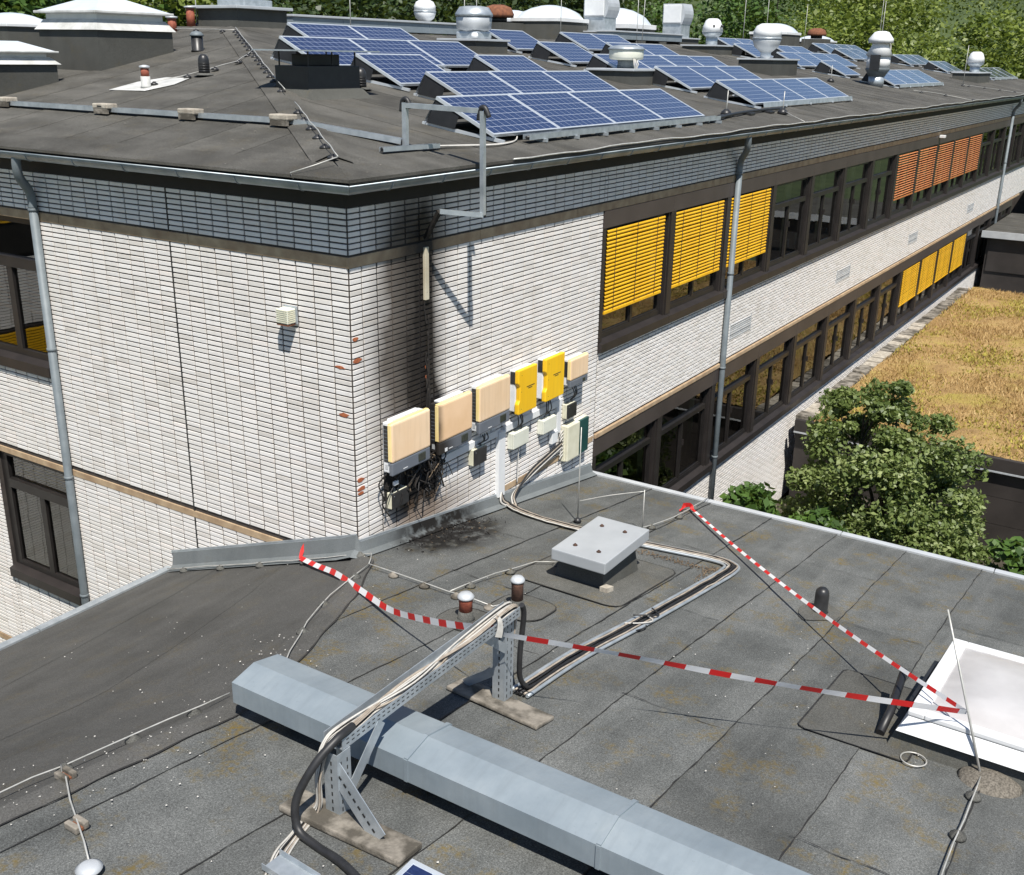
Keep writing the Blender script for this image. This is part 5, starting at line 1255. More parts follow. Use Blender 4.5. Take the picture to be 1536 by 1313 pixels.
# wiring trough in front of the nearest row
Er = empty('roof_channel', (7, .2, zR(.2)), 'galvanised wiring trough in front of the nearest solar panels', 'cable tray')
uch((3.75, .19, zR(.19) + .05), (10.25, .24, zR(.24) + .05), Er, .10, .07)
for k in range(8): MB().box(4.1 + k * .85, 4.15 + k * .85, .10, .32, zR(.2) + .005, zR(.2) + .05).build('trough_foot', 'galv', Er)
Er = empty('roof_channel', (12, .5, zR(.5)), 'thin black cable conduit between the two eaves rows of panels', 'conduit')
MB().tube(catmull([(10.3, .28, zR(.3) + .06), (11.5, .45, zR(.45) + .06), (13.0, .55, zR(.55) + .06), (14.6, .55, zR(.55) + .06)], 6), .03, 8).build('conduit', 'plate_dark', Er)
for x_ in (11.2, 12.4, 13.5): MB().box(x_ - .12, x_ + .12, .4, .6, zR(.45) + .012, zR(.5) + .05, .01).build('conduit_foot', 'black_plastic', Er)
for k in range(3): MB().tube(catmull([(2.0, .30 + .02 * k, zR(.3) + .05), (2.5, .22 + .05 * k, zR(.3) + .03), (3.1, .17 + .03 * k, zR(.2) + .03), (3.6, .26, zR(.2) + .05), (3.9, .45, zR(.4) + .10)], 6), .009, 6).build('panel_cable', 'cable_white', None, label='white panel cable ' + ('nearest the gutter' if k == 0 else 'second from the gutter' if k == 1 else 'third from the gutter') + ' left of the front solar row', cat='cable', group='white panel cables')
# the panel cut by the lower picture edge
Er = empty('solar_panel_row', (-4.15, -4.03, -2.64), 'corner of a solar panel at the lower picture edge', 'solar panels')
o = add_panel(Er, (-1.0, 0, .0), (0, 0, R(-90)))
for a, b in ((-.1, -.2), (-.8, -.2), (-.1, -1.4)): MB().box(-4.15 + a - .04, -4.15 + a + .04, -4.03 + b - .04, -4.03 + b + .04, -2.74, -2.665).build('support_leg', 'alu', Er)

# ================================================================== THINGS on the school roof
def cowl(x_, y_, h, r, label):
    z = zup(x_, y_) + .015; E_ = empty('vent_cowl', (x_, y_, z), label, 'vent', 'black plastic vent cowls')
    MB().lathe((x_, y_, z), [(r * 1.9, 0), (r * 1.3, .02), (r * 1.05, .03)], 16).build('collar', 'felt_patch', E_)
    MB().lathe((x_, y_, z + .02), [(r, 0), (r * .96, h * .72), (r * .80, h * .9), (r * .45, h), (.01, h * 1.02)], 16).build('cowl', 'black_plastic', E_)
    for k in range(4): MB().lathe((x_, y_, z + h * (.2 + .13 * k)), [(r * 1.0, 0), (r * 1.03, .006), (r * 1.0, .012)], 16).build('rib', 'black_plastic', E_)
cowl(3.55, 5.92, .28, .085, 'ribbed black vent cowl right of the white patch'); cowl(4.49, 3.60, .28, .085, 'black vent cowl right of the black chimney box')
z = zL(5.3); E_ = empty('vent_cowl', (5.3, 8.0, z), 'black vent cowl with pale dished cap beside the big skylight', 'vent')
MB().lathe((5.3, 8.0, z), [(.12, 0), (.10, .02), (.10, .26)], 16).build('pipe', 'black_plastic', E_); MB().lathe((5.3, 8.0, z + .25), [(.12, 0), (.12, .025), (.08, .07), (.01, .085)], 16).build('cap', 'zinc_pipe', E_)
# white painted patch with red pipe
z = zL(2.75); E_ = empty('pipe_vent', (2.62, 6.2, z), 'red pipe vent on a white painted patch', 'vent')
MB().prism([(2.42, 6.75, zL(2.42) + .022), (2.46, 6.0, zL(2.46) + .022), (2.9, 5.86, zL(2.9) + .022), (3.3, 5.98, zL(3.3) + .022), (3.3, 6.5, zL(3.3) + .022), (2.95, 6.75, zL(2.95) + .022)], (0, 0, -.004)).build('white_patch', 'white_dirty', E_)
MB().lathe((2.66, 6.2, zL(2.66) + .015), [(.085, 0), (.072, .03), (.07, .16)], 14).build('white_collar', 'white_dirty', E_); MB().lathe((2.66, 6.2, zL(2.66) + .16), [(.06, 0), (.06, .13)], 14).build('pipe', 'terracotta', E_)
MB().lathe((2.66, 6.2, zL(2.66) + .29), [(.06, 0), (.078, .008), (.078, .03), (.02, .045)], 14).build('cap', 'galv_light', E_)
for x_, y_, h, lb in ((7.0, 10.6, .26, 'beside the big skylight'), (7.75, 10.9, .36, 'carrying a thin rod on the ridge'), (17.4, 6.0, .22, 'in front of the rear solar rows')):
    z = zup(x_, y_); E_ = empty('pipe_vent', (x_, y_, z), 'far red clay pipe vent ' + lb, 'vent', 'far clay pipe vents')
    MB().lathe((x_, y_, z), [(.09, 0), (.085, h)], 12).build('pipe', 'terracotta', E_); MB().lathe((x_, y_, z + h), [(.09, 0), (.12, .01), (.12, .035), (.03, .05)], 12).build('cap', 'galv_light', E_)
# black chimney box with wire frame lid
z = zR(3.3); E_ = empty('chimney_box', (3.45, 3.6, z), 'squat black painted chimney box with open grid lid', 'chimney')
m = MB(); m.box(2.92, 3.98, 3.18, 3.80, z - .02, z + .40, .008); m.build('chimney_body', 'foil_black', E_)
m = MB(); v, f = frustum(2.80, 4.1, 3.02, 3.95, lambda x_: zR(3.02) - .01, z + .10, .12); m.add(v, f[:4]); m.build('chimney_skirt', 'felt_curb', E_)
for a, b in ((2.97, 3.22), (3.93, 3.22), (2.97, 3.76), (3.93, 3.76), (3.45, 3.22)): MB().box(a - .008, a + .008, b - .008, b + .008, z + .40, z + .585).build('lid_post', 'plate_dark', E_)
MB().box(2.70, 4.20, 2.98, 4.0, z + .586, z + .605).build('lid', 'galv', E_)
MB().box(3.15, 3.75, 3.35, 3.7, z + .401, z + .55, .01).build('flue', 'plate_dark', E_)
def skylight(x0, x1, y0, y1, z0, zc, zd, label, white=True, pyr=False):
    E_ = empty('skylight', ((x0 + x1) / 2, (y0 + y1) / 2, z0), label, 'skylight', 'skylights on the school roof')
    MB().box(x0, x1, y0, y1, z0 - .3, zc).build('kerb', 'felt_curb', E_)
    h = zd - zc
    if pyr:
        m = MB(); v, f = frustum(x0 - .05, x1 + .05, y0 - .05, y1 + .05, lambda q: zc, zc + h * .32, .12); m.add(v, f); m.build('white_flashing', 'white_dirty', E_)
        MB().box(x0 + .10, x1 - .10, y0 + .10, y1 - .10, zc + h * .32, zc + h * .5).build('sash', 'inv_side', E_)
        MB().box(x0 - .04, x1 + .04, y0 - .04, y1 + .04, zc + h * .5, zc + h * .58, .01).build('frame', 'white_dirty', E_)
        m = MB(); v, f = frustum(x0 + .0, x1 - .0, y0, y1, lambda q: zc + h * .58, zd, (min(x1 - x0, y1 - y0)) * .36); m.add(v, f); m.build('dome', 'dome_white', E_)
    else:
        MB().box(x0 - .04, x1 + .04, y0 - .04, y1 + .04, zc, zc + h * .22, .01).build('frame', 'white_plastic', E_)
        N = 8; vs = [(x0 + (x1 - x0) * i / N, y0 + (y1 - y0) * j / N, zc + h * .2 + h * .8 * math.sqrt(max(0, (1 - (2 * i / N - 1) ** 2) * (1 - (2 * j / N - 1) ** 2)))) for i in range(N + 1) for j in range(N + 1)]
        MB().add(vs, [(i * (N + 1) + j, i * (N + 1) + j + 1, (i + 1) * (N + 1) + j + 1, (i + 1) * (N + 1) + j) for i in range(N) for j in range(N)], True).build('dome', 'dome_white', E_)
skylight(3.60, 5.15, 8.45, 10.0, 1.80, 2.40, 2.92, 'large white pyramid skylight on a tall black kerb', pyr=True)
skylight(1.72, 2.78, 8.45, 10.4, 1.45, 1.86, 2.2, 'skylight with pale lid at the left picture edge', pyr=True)
skylight(4.2, 5.2, 11.8, 13.0, 2.0, 2.46, 2.72, 'flat pale skylight behind the big pyramid one', pyr=False)
skylight(23.0, 25.0, 11.2, 12.9, 2.55, 3.15, 3.68, 'white dome skylight right of the rusty fan'); skylight(24.9, 26.2, 13.8, 15.2, 2.55, 3.2, 3.6, 'small white dome peeking out left of the bigger dome')
skylight(28.9, 31.2, 11.7, 13.8, 2.55, 3.1, 3.85, 'tall white dome skylight between the two metal cowls'); skylight(44.5, 46.6, 11.2, 13, 2.55, 3.25, 3.78, 'white dome skylight behind the pot bellied vent'); skylight(52.8, 55.2, 12.0, 13.6, 2.2, 3.05, 3.42, 'flattest white dome skylight near the bright trees')
# dark box on the ridge, long duct, boxy fan
z = ZT; E_ = empty('roof_box', (8.6, 10.3, z), 'dark felt clad box with pale lid on the ridge', 'roof box'); MB().box(7.95, 9.35, 9.75, 10.9, z - .3, z + .36).build('box', 'felt_curb', E_); MB().box(7.85, 9.45, 9.65, 11.0, z + .361, z + .42, .01).build('lid', 'galv_light', E_); MB().box(8.4, 9.2, 10.0, 10.8, z + .42, z + .56, .02).build('hood', 'galv', E_)
def roofduct(x0, x1, y_, z0, z1, label):
    E_ = empty('ventilation_duct', ((x0 + x1) / 2, y_, z0), label, 'duct', 'metal ducts on the ridge'); n_ = max(2, int((x1 - x0) / 1.6))
    for k in range(n_): a = x0 + (x1 - x0) * k / n_; b = x0 + (x1 - x0) * (k + 1) / n_ - .006; MB().box(a, b, y_, y_ + .6, z0, z1, .01).build('duct_section', 'duct_paint', E_)
    MB().box(x0 - .03, x1 + .03, y_ - .04, y_ + .64, z1 + .001, z1 + .05, .01).build('duct_cover', 'galv_light', E_)
    for k in range(n_ + 1): a = x0 + .1 + (x1 - x0 - .2) * k / n_; MB().box(a - .05, a + .05, y_ + .05, y_ + .55, ZT - .1, z0).build('foot', 'plate_dark', E_)
roofduct(10.0, 16.6, 10.2, 2.60, 2.83, 'long pale metal duct behind the rear solar pair'); roofduct(24.6, 30.0, 10.0, 2.66, 2.88, 'pale metal duct between the two metal cowls')
def kerbbox(x0, x1, y0, y1, zt2, label=None, par=None):
    zl = min(zR(y0), ZT) - .1
    MB().box(x0, x1, y0, y1, zl, zt2).build('kerb', 'felt_curb', par); MB().box(x0 - .05, x1 + .05, y0 - .05, y1 + .05, zt2 + .001, zt2 + .05, .01).build('kerb_cap', 'galv_light', par)
E_ = empty('roof_fan', (13.2, 7.5, zR(7.2)), 'boxy grey roof fan on a kerb behind the left panels', 'fan'); kerbbox(12.4, 13.7, 7.0, 8.0, 2.40, None, E_)
MB().box(12.75, 13.35, 7.2, 7.8, 2.45, 2.62, .05).build('fan_throat', 'galv', E_); MB().lathe((13.05, 7.5, 2.6), [(.26, 0), (.40, .06), (.42, .3), (.38, .34)], 8).build('fan_head', 'galv_light', E_); MB().lathe((13.05, 7.5, 2.93), [(.44, 0), (.44, .05), (.34, .20), (.2, .22)], 8).build('fan_cap', 'galv', E_)
MB().lathe((12.72, 7.25, 2.47), [(.07, 0), (.09, .05), (.06, .11)], 8).build('motor_box', 'white_plastic', E_)
E_ = empty('roof_fan', (13.6, 3.85, zR(3.8)), 'round white roof fan on a felt kerb amid the panels', 'fan'); kerbbox(12.95, 14.25, 3.35, 4.4, 1.84, None, E_)
MB().lathe((13.6, 3.85, 1.88), [(.20, 0), (.18, .12), (.20, .2)], 14).build('fan_throat', 'zinc_pipe', E_); MB().lathe((13.6, 3.85, 2.06), [(.28, 0), (.36, .02), (.375, .06), (.375, .20), (.37, .21)], 24).build('fan_drum', 'cream_pale', E_); MB().lathe((13.6, 3.85, 2.271), [(.40, 0), (.40, .025), (.34, .07), (.15, .10)], 24).build('fan_cap', 'galv', E_)
for k in range(3): MB().tube([(13.35 + .04 * k, 3.5, 1.89), (13.3 + .1 * k, 3.5, 1.98), (13.38 + .05 * k, 3.55, 2.09)], .014, 6).build('cable', 'cable_white', E_)
# pot-bellied and conical white vents
def turbine(x_, y_, z0, s, label, prof, mats):
    E_ = empty('roof_vent', (x_, y_, z0), label, 'vent', 'white roof vents')
    for (nm, pr), mt in zip(prof, mats): MB().lathe((x_, y_, z0), [(r * s, z * s) for r, z in pr], 20).build(nm, mt, E_)
    return E_
POT = [('stem', [(.16, 0), (.16, .2)]), ('bowl', [(.16, .2), (.36, .36), (.42, .52), (.42, .58)]), ('belt', [(.44, .581), (.44, .62)]), ('hood', [(.42, .621), (.42, .80), (.34, .95), (.2, 1.02)])]
E_ = turbine(24.15, 4.6, 2.12, .98, 'pot bellied white vent on a grey kerb', POT, ['white_plastic', 'galv_light', 'galv', 'white_plastic']); kerbbox(23.3, 25.5, 4.05, 5.1, 2.10, None, E_)
turbine(15.8, 11.0, 2.75, .68, 'onion shaped white vent above the long duct', POT, ['white_plastic', 'white_plastic', 'galv', 'white_plastic'])
CON = [('stem', [(.2, 0), (.2, .25)]), ('funnel', [(.2, .251), (.34, .36), (.34, .42)]), ('hood', [(.36, .421), (.33, .62), (.25, .80), (.16, .86)])]
E_ = turbine(28.5, 8.2, 2.55, 1.0, 'white conical vent with two dark holes on a kerb', CON, ['galv', 'galv', 'white_plastic']); kerbbox(27.4, 30.2, 7.6, 8.8, 2.5, None, E_)
for a in (-.12, .12): MB().lathe((28.32 + a * .6, 7.93 - a, 3.12), [(.05, 0), (.05, .08)], 10).build('hole', 'dark_ink', E_)
STK = [('pipe', [(.24, 0), (.24, .30)]), ('lower_funnel', [(.24, .301), (.38, .52), (.38, .54)]), ('band', [(.36, .541), (.36, .92)]), ('upper_cone', [(.42, .921), (.26, 1.22), (.26, 1.30)]), ('hood', [(.38, 1.301), (.38, 1.42), (.22, 1.62), (.12, 1.65)])]
E_ = turbine(27.9, 2.25, zR(2.2), 1.0, 'tall white vent stack with flared hood near the eaves', STK, ['galv', 'zinc_pipe', 'white_plastic', 'white_plastic', 'white_plastic'])
for a in (-1, 1): MB().box(27.9 + a * .40 - .03, 27.9 + a * .40 + .03, 2.1, 2.4, zR(2.2) + .5, zR(2.2) + .95).build('side_shield', 'plate_dark', E_)
MB().tube(catmull([(28.2, 2.1, zR(2.2) + 1.35), (28.35, 2.05, zR(2.2) + 1.2), (28.3, 2.05, zR(2.2) + .7)], 5), .03, 6).build('cable', 'cable_white', E_)
E_ = turbine(43.7, 2.3, 1.72, 1.0, 'small white conical vent on a kerb at far right', CON, ['galv', 'galv', 'white_plastic']); kerbbox(42.3, 45.0, 1.85, 2.9, 1.70, None, E_)
def mcowl(x_, y_, z0, w, h, label):
    E_ = empty('metal_cowl', (x_, y_, z0), label, 'vent', 'tall metal cowls'); kerbbox(x_ - w * .9, x_ + w * .9, y_ - w * .8, y_ + w * .8, z0, None, E_)
    MB().box(x_ - w * .48, x_ + w * .48, y_ - w * .48, y_ + w * .48, z0 + .051, z0 + h * .42).build('shaft', 'galv', E_)
    m = MB(); prof = []
    for k in range(7): a = k / 6; prof.append((y_ - w * .5 - .10 * math.sin(a * math.pi), z0 + h * .42 + h * .58 * a))
    prof += [(y_ + w * .5, z0 + h), (y_ + w * .5, z0 + h * .421)]
    prof[0] = (prof[0][0], z0 + h * .421)
    m.prism([(x_ - w * .5, a, b) for a, b in prof], (w * 1.0, 0, 0)); m.build('hood', 'galv_light', E_)
    MB().box(x_ - w * .56, x_ - w * .505, y_ - w * .45, y_ + w * .45, z0 + h * .46, z0 + h * .97, .02).build('baffle', 'white_plastic', E_)
mcowl(25.5, 11.0, 2.86, .82, 1.15, 'left tall galvanised cowl in front of the white domes'); mcowl(31.6, 11.0, 2.78, .8, 1.25, 'right tall galvanised cowl before the dark trees')
for x_, y_, z_, s_, lb in ((22.3, 13.0, 3.1, .44, 'near the white domes'), (51.6, 12.0, 3.2, .42, 'far back near the bright trees')):
    E_ = empty('rusty_fan', (x_, y_, ZT), 'rust brown mushroom roof fan ' + lb, 'fan', 'rusty roof fans'); MB().box(x_ - .6, x_ + .6, y_ - .6, y_ + .6, ZT - .2, z_ - .02).build('kerb', 'felt_curb', E_)
    MB().lathe((x_, y_, z_), [(.3, 0), (.3, .14)], 16).build('drum', 'plate_dark', E_); MB().lathe((x_, y_, z_ + .14), [(.5, 0), (.52, .10), (.42, .30), (.2, .38)], 18).build('hood', 'rust', E_)
# thin rods on the ridge
ROD = [(10.4, 8.9, 1.2, 'above the rear solar pair'), (16.2, 10.0, 1.2, 'left of the boxy fan top'), (16.9, 10.1, 1.4, 'just behind the boxy fan'), (21.2, 10, 1.5, 'left of the first metal cowl'), (26.3, 10.0, 1.6, 'right of the first metal cowl'), (25.1, 9.2, 1.9, 'the leaning one between the cowls'), (34.2, 9.3, 2.2, 'right of the second metal cowl'), (38.6, 10, 2.3, 'above the pot bellied vent'), (43.7, 10, 2.0, 'right of the pot bellied vent'), (52.8, 9.0, 3.2, 'left of the tall vent stack'), (42, 6.0, 2.6, 'rising behind the tall vent stack'), (37.6, 1.5, 1.5, 'left of the last small vent'), (2.97, 10.9, 1.2, 'at the left picture edge'), (3.4, 11.5, 1.1, 'left of the big pyramid skylight'), (8.0, 11.0, 1.0, 'on the far red pipe vent')]
for x_, y_, h, lb in ROD:
    z = zup(x_, y_); lean = .0 if 'leaning' not in lb else .25
    rod((x_, y_, z + .01), (x_ + lean, y_ + lean * .3, z + h), .012, 'thin lightning rod on the school roof ' + lb, .8, group='thin rods on the school roof')
for x_, y_, h, lb in ((11.5, .6, .46, 'before the gap right of the front row'), (13.85, .32, .46, 'in front of the second eaves row'), (25.6, 3.0, .5, 'left of the tall vent stack base')):
    rod((x_, y_, zR(y_) + .01), (x_ + .02, y_, zR(y_) + h), .011, 'short rod in a black foot ' + lb, 1.3, group='short rods near the eaves')
hp = lambda t: (-OV + t, -OV + 1.25 * t, zL(-OV + t) + .12)
wire([hp(.35), hp(1.0), hp(1.7), hp(2.3)], 'white wire over the hip near the eaves corner', .5, group='wires on the school roof', pz=zup, hmat='black_plastic')
wire([hp(2.9), hp(4.2), hp(5.6), hp(7.3)], 'wire on many black feet up the hip', .42, group='wires on the school roof', pz=zup, hmat='black_plastic')
wire([(5.15, 6.5), (4.3, 6.0), (3.2, 6.05), (2.78, 6.2)], 'wire from the hip to the white patch', .55, group='wires on the school roof', pz=zup, hmat='black_plastic')
wire([(6.9, 8.75), (7.0, 10.2), (7.0, 12)], 'wire along the ridge by the far red vents', .8, group='wires on the school roof', pz=zup, hmat='black_plastic')
wire([hp(.35), (-.42, .35, Z0 + .04), (-.40, .33, Z0 - .02)], 'wire end clipped to the gutter corner', False, group='wires on the school roof')
wire([(13.9, .3), (13.3, -.1), (13.2, -.38, Z0 + .03)], 'wire from the short rod down to the gutter', False, group='wires on the school roof', pz=zup)
wire([(28.5, 1.2), (29.5, .6), (30.0, -.38, Z0 + .03)], 'wire from the tall vent stack to the gutter', .9, group='wires on the school roof', pz=zup, hmat='black_plastic')
wire([(37.6, 1.5), (39, .7), (41, -.38, Z0 + .03)], 'wire from the far rod to the gutter', .9, group='wires on the school roof', pz=zup, hmat='black_plastic')
MB().tube([Vector((x_, -.42, Z0 + .03 + .012 * math.sin(x_ * 1.3) + .008 * math.sin(x_ * 4))) for x_ in np.arange(2.5, 44, .4)], .011, 6).build('gutter_wire', 'wire_alu', None, label='white lightning wire clipped along the right gutter edge', cat='wire')

# ================================================================== COURTYARD SIDE: green roof, low buildings
G = empty('green_roof_building', (25, -8, GZ), 'low building with dry golden meadow roof beyond the courtyard', 'building')
GX0, GX1, GY1, GYE, GRZ = 15.25, 34.0, -.62, -26, -5.78
MB().box(GX0 + .06, GX1, GYE, GY1 + .35, GZ, GRZ - .32).build('wall_core', 'panel_brown', G)
for k, (a, b) in enumerate(zip(np.arange(-7.95, -6.2, .62), np.arange(-7.34, -5.6, .62))):
    for y_ in np.arange(-1.0, -14, -2.6): MB().box(GX0, GX0 + .055, y_ - 2.585, y_, a, min(b, GRZ - .33)).build('wall_panel', 'panel_brown', G)
MB().box(GX0 - .12, GX0 + .0, GYE, GY1 + .35, GRZ - .30, GRZ - .02, .01).build('roof_edge', 'panel_brown', G)
MB().box(GX0 - .13, GX0 + .01, GYE, GY1 + .35, GRZ - .34, GRZ - .305).build('edge_trim', 'galv_light', G)
m = MB(); NX, NY = 60, 70
vs = []
for i in range(NX + 1):
    for j in range(NY + 1):
        x_ = GX0 + .01 + (GX1 - GX0 - .02) * i / NX; y_ = GY1 - .02 + (GYE - GY1) * j / NY
        vs.append((x_, y_, GRZ + .03 * math.sin(x_ * 1.9 + y_) + .025 * math.sin(y_ * 2.7 - x_ * .8) + random.uniform(-.02, .02)))
m.add(vs, [(i * (NY + 1) + j, i * (NY + 1) + j + 1, (i + 1) * (NY + 1) + j + 1, (i + 1) * (NY + 1) + j) for i in range(NX) for j in range(NY)], True)
m.build('meadow_bed', 'meadow', G)
# gravel margin of paving slabs along the school wall
for k, x_ in enumerate(np.arange(GX0 + .1, 33.5, .46)):
    o = MB().box(x_, x_ + .42 + random.uniform(-.03, .0), GY1 + .02, GY1 + .40 + random.uniform(-.02, .03), GRZ - .08, GRZ + .02 + random.uniform(-.04, .02), .01).build('paving_slab', random.choice(['concrete', 'concrete_mossy', 'concrete_mossy']), G)
def blades(n_, xr, yr, zf, hmin, hmax, name, mat, par, dens=None, wid=.006):
    x_ = rng.uniform(*xr, n_); y_ = rng.uniform(*yr, n_)
    if dens is not None: k = dens(x_, y_) > rng.uniform(0, 1, n_); x_, y_ = x_[k], y_[k]; n_ = len(x_)
    a = rng.uniform(0, 6.28, n_); h = rng.uniform(hmin, hmax, n_); lx, ly = rng.normal(0, .5, n_) * h, rng.normal(0, .5, n_) * h
    w = wid * (1 + rng.uniform(0, 2, n_)); z = np.full(n_, zf)
    V = np.zeros((n_, 3, 3)); V[:, 0] = np.stack([x_ - np.cos(a) * w, y_ - np.sin(a) * w, z], 1); V[:, 1] = np.stack([x_ + np.cos(a) * w, y_ + np.sin(a) * w, z], 1); V[:, 2] = np.stack([x_ + lx, y_ + ly, z + h], 1)
    return mesh_np(name, V.reshape(-1, 3), 3, mat, par, np.clip(rng.normal(.5, .25, n_), 0, 1))
def mesh_np(name, V, k, mat, par, tint, **kw):
    n_ = len(V) // k; me = bpy.data.meshes.new(name)
    off = Vector((0, 0, 0)); q = par
    while q is not None: off += Vector(q.get('_o', (0, 0, 0))); q = q.parent
    V = V - np.array(off)
    me.vertices.add(len(V)); me.vertices.foreach_set('co', V.astype(np.float32).ravel())
    me.loops.add(len(V)); me.loops.foreach_set('vertex_index', np.arange(len(V), dtype=np.int32))
    me.polygons.add(n_); me.polygons.foreach_set('loop_start', np.arange(0, len(V), k, dtype=np.int32)); me.polygons.foreach_set('loop_total', np.full(n_, k, dtype=np.int32))
    me.update(); at = me.attributes.new('tint', 'FLOAT', 'FACE'); at.data.foreach_set('value', np.asarray(tint, dtype=np.float32))
    me.materials.append(MATS[mat]); o = bpy.data.objects.new(name, me); link(o, par); return tag(o, **kw)
pat = lambda x_, y_: np.clip(.5 + .5 * np.sin(x_ * .9 + 1.3 * np.sin(y_ * .7)) + .4 * np.sin(y_ * 1.9 + x_ * .6), 0, 1)
o = blades(75000, (GX0, GX1), (-9.5, GY1), GRZ, .03, .13, 'dry_grass', 'dry_grass', G, lambda a, b: .35 + .65 * (1 - pat(a, b))); o['kind'] = 'stuff'
o = blades(30000, (GX0, GX1), (-9.5, GY1), GRZ, .03, .10, 'sedum', 'sedum', G, lambda a, b: pat(a, b) ** 2, .014); o['kind'] = 'stuff'
# dark clad building closing the far end of the courtyard
F = empty('clad_building', (42, -8, GZ), 'dark brown clad building at the far right', 'building')
for k, y_ in enumerate(np.arange(-.4, -9, -1.7)): MB().box(37.6, 37.65, y_ - 1.68, y_, -5.7, -4.4).build('wall_panel', 'panel_brown', F)
MB().box(37.66, 44, -9, -.3, GZ, -4.4).build('wall_core', 'panel_brown', F); MB().box(37.4, 44.2, -9.2, -.1, -4.399, -4.15).build('roof_slab', 'felt_upper', F); MB().box(37.36, 37.42, -9.2, -.1, -4.36, -4.10).build('roof_edge', 'galv_light', F)

# ================================================================== VEGETATION
def leaf_quads(C_, size, up=.3, shape=1.6):
    n_ = len(C_); a = rng.normal(0, 1, (n_, 3)); a /= np.linalg.norm(a, axis=1, keepdims=True)
    nn = rng.normal(0, 1, (n_, 3)); nn[:, 2] = np.abs(nn[:, 2]) + up; nn /= np.linalg.norm(nn, axis=1, keepdims=True)
    u = np.cross(nn, a); u /= np.linalg.norm(u, axis=1, keepdims=True); v = np.cross(nn, u)
    s = size * rng.uniform(.5, 1.6, (n_, 1))
    V = np.stack([C_ - u * s * shape * .5, C_ + v * s * .5, C_ + u * s * shape * .5, C_ - v * s * .5], 1)
    return V.reshape(-1, 3)
def tree(name, base, h, crown_c, crown_r, nclump, nleaf, size, mat, label, cat='tree', group=None, trunk_r=.2, limbs=7, clump_r=.32, up=.35):
    base = Vector(base); E_ = empty(name, base, label, cat, group); cc = Vector(crown_c)
    m = MB(); top = Vector((cc.x, cc.y, cc.z))
    m.tube(catmull([base - Vector((0, 0, .2)), base.lerp(top, .5) + Vector((random.uniform(-.1, .1) * h * .1, random.uniform(-.1, .1) * h * .1, 0)), top], 5), [trunk_r * (1 - .7 * i / 10) for i in range(11)], 8); m.build('trunk', 'bark', E_)
    cl = []
    for k in range(nclump):
        d = rng.normal(0, 1, 3); d /= np.linalg.norm(d); rr = rng.uniform(.35, 1.0) ** .6
        cl.append((cc.x + d[0] * crown_r[0] * rr, cc.y + d[1] * crown_r[1] * rr, cc.z + d[2] * crown_r[2] * rr, rng.uniform(.6, 1.35)))
    for k in range(limbs):
        c = cl[k * max(1, nclump // max(limbs, 1)) % nclump]; s_ = base.lerp(top, random.uniform(.35, .9))
        e = Vector(c[:3]); mid = s_.lerp(e, .5) + Vector((0, 0, .05 * h)); r0 = trunk_r * .45
        MB().tube(catmull([s_, mid, e], 4), [r0 * (1 - .8 * i / 8) for i in range(9)], 6).build('limb', 'bark', E_)
    per = nleaf // nclump; C_, T_ = [], []
    rmin = min(crown_r)
    for c in cl:
        p = rng.normal(0, 1, (per, 3)); p /= np.linalg.norm(p, axis=1, keepdims=True); p *= (rng.uniform(0, 1, (per, 1)) ** .45) * rmin * clump_r * c[3]; p[:, 2] *= .7
        C_.append(p + np.array(c[:3])); T_.append(np.clip(rng.normal(rng.uniform(.3, .65), .22, per), 0, 1))
    C_ = np.concatenate(C_); T_ = np.concatenate(T_)
    mesh_np('crown', leaf_quads(C_, size, up), 4, mat, E_, T_)
    return E_
# tree in the courtyard
tree('silver_leaf_tree', (11.6, -3.4, -8.0), 5, (11.7, -3.15, -5.85), (1.8, 1.8, 1.85), 80, 36000, .057, 'leaf_silver', 'silvery green leafy tree in the courtyard', trunk_r=.12, limbs=24, clump_r=.25, up=.5)
# lighter shoots that make the outline uneven
tree('silver_leaf_tree', (12.0, -2.6, -8.0), 4.5, (12.1, -2.55, -4.4), (.9, 1.1, .8), 30, 9000, .055, 'leaf_silver', 'taller silvery shoots at the top of the courtyard tree', trunk_r=.06, limbs=9, clump_r=.33, up=.2)
tree('silver_leaf_tree', (10.6, -4.9, -8.0), 3, (10.5, -4.4, -6.4), (1.0, 1.15, .9), 38, 11000, .055, 'leaf_silver', 'lower silvery bush beside the annex roof edge', trunk_r=.06, limbs=8, clump_r=.34, up=.2)
tree('courtyard_bush', (9.2, -1.25, -8.0), 2.2, (9.1, -1.45, -5.85), (.62, .62, .8), 20, 2600, .10, 'leaf_green', 'bright green bush against the white wall', 'bush', 'green bushes in the courtyard', .04, 5, .5, .5)
tree('courtyard_bush', (9.3, -2.7, -8.0), 2, (9.2, -2.75, -6.15), (.9, .8, .6), 20, 2600, .10, 'leaf_green', 'bright green bush left of the silvery tree foot', 'bush', 'green bushes in the courtyard', .04, 5, .5, .5)
tree('courtyard_bush', (9.4, -6.2, -8.0), 2.4, (9.3, -6.1, -5.75), (.6, .8, .75), 18, 2200, .09, 'leaf_green', 'green bush at the right edge beside the annex roof', 'bush', 'green bushes in the courtyard', .04, 5, .5, .5)
# wooded hill far behind
m = MB(); vs = []; nA, nB = 60, 8
for i in range(nA + 1):
    a_ = R(-25 + 130 * i / nA)
    for j in range(nB + 1):
        rr = 150 + 60 * j / nB; vs.append((rr * math.cos(a_), rr * math.sin(a_), GZ + (34 + 5 * math.sin(i * .7) + 3 * math.sin(i * 1.9)) * math.sin(math.pi / 2 * min(1, j / (nB * .6)))))
m.add(vs, [(i * (nB + 1) + j, i * (nB + 1) + j + 1, (i + 1) * (nB + 1) + j + 1, (i + 1) * (nB + 1) + j) for i in range(nA) for j in range(nB)], True)
m.build('hill', 'lawn', kind='structure')
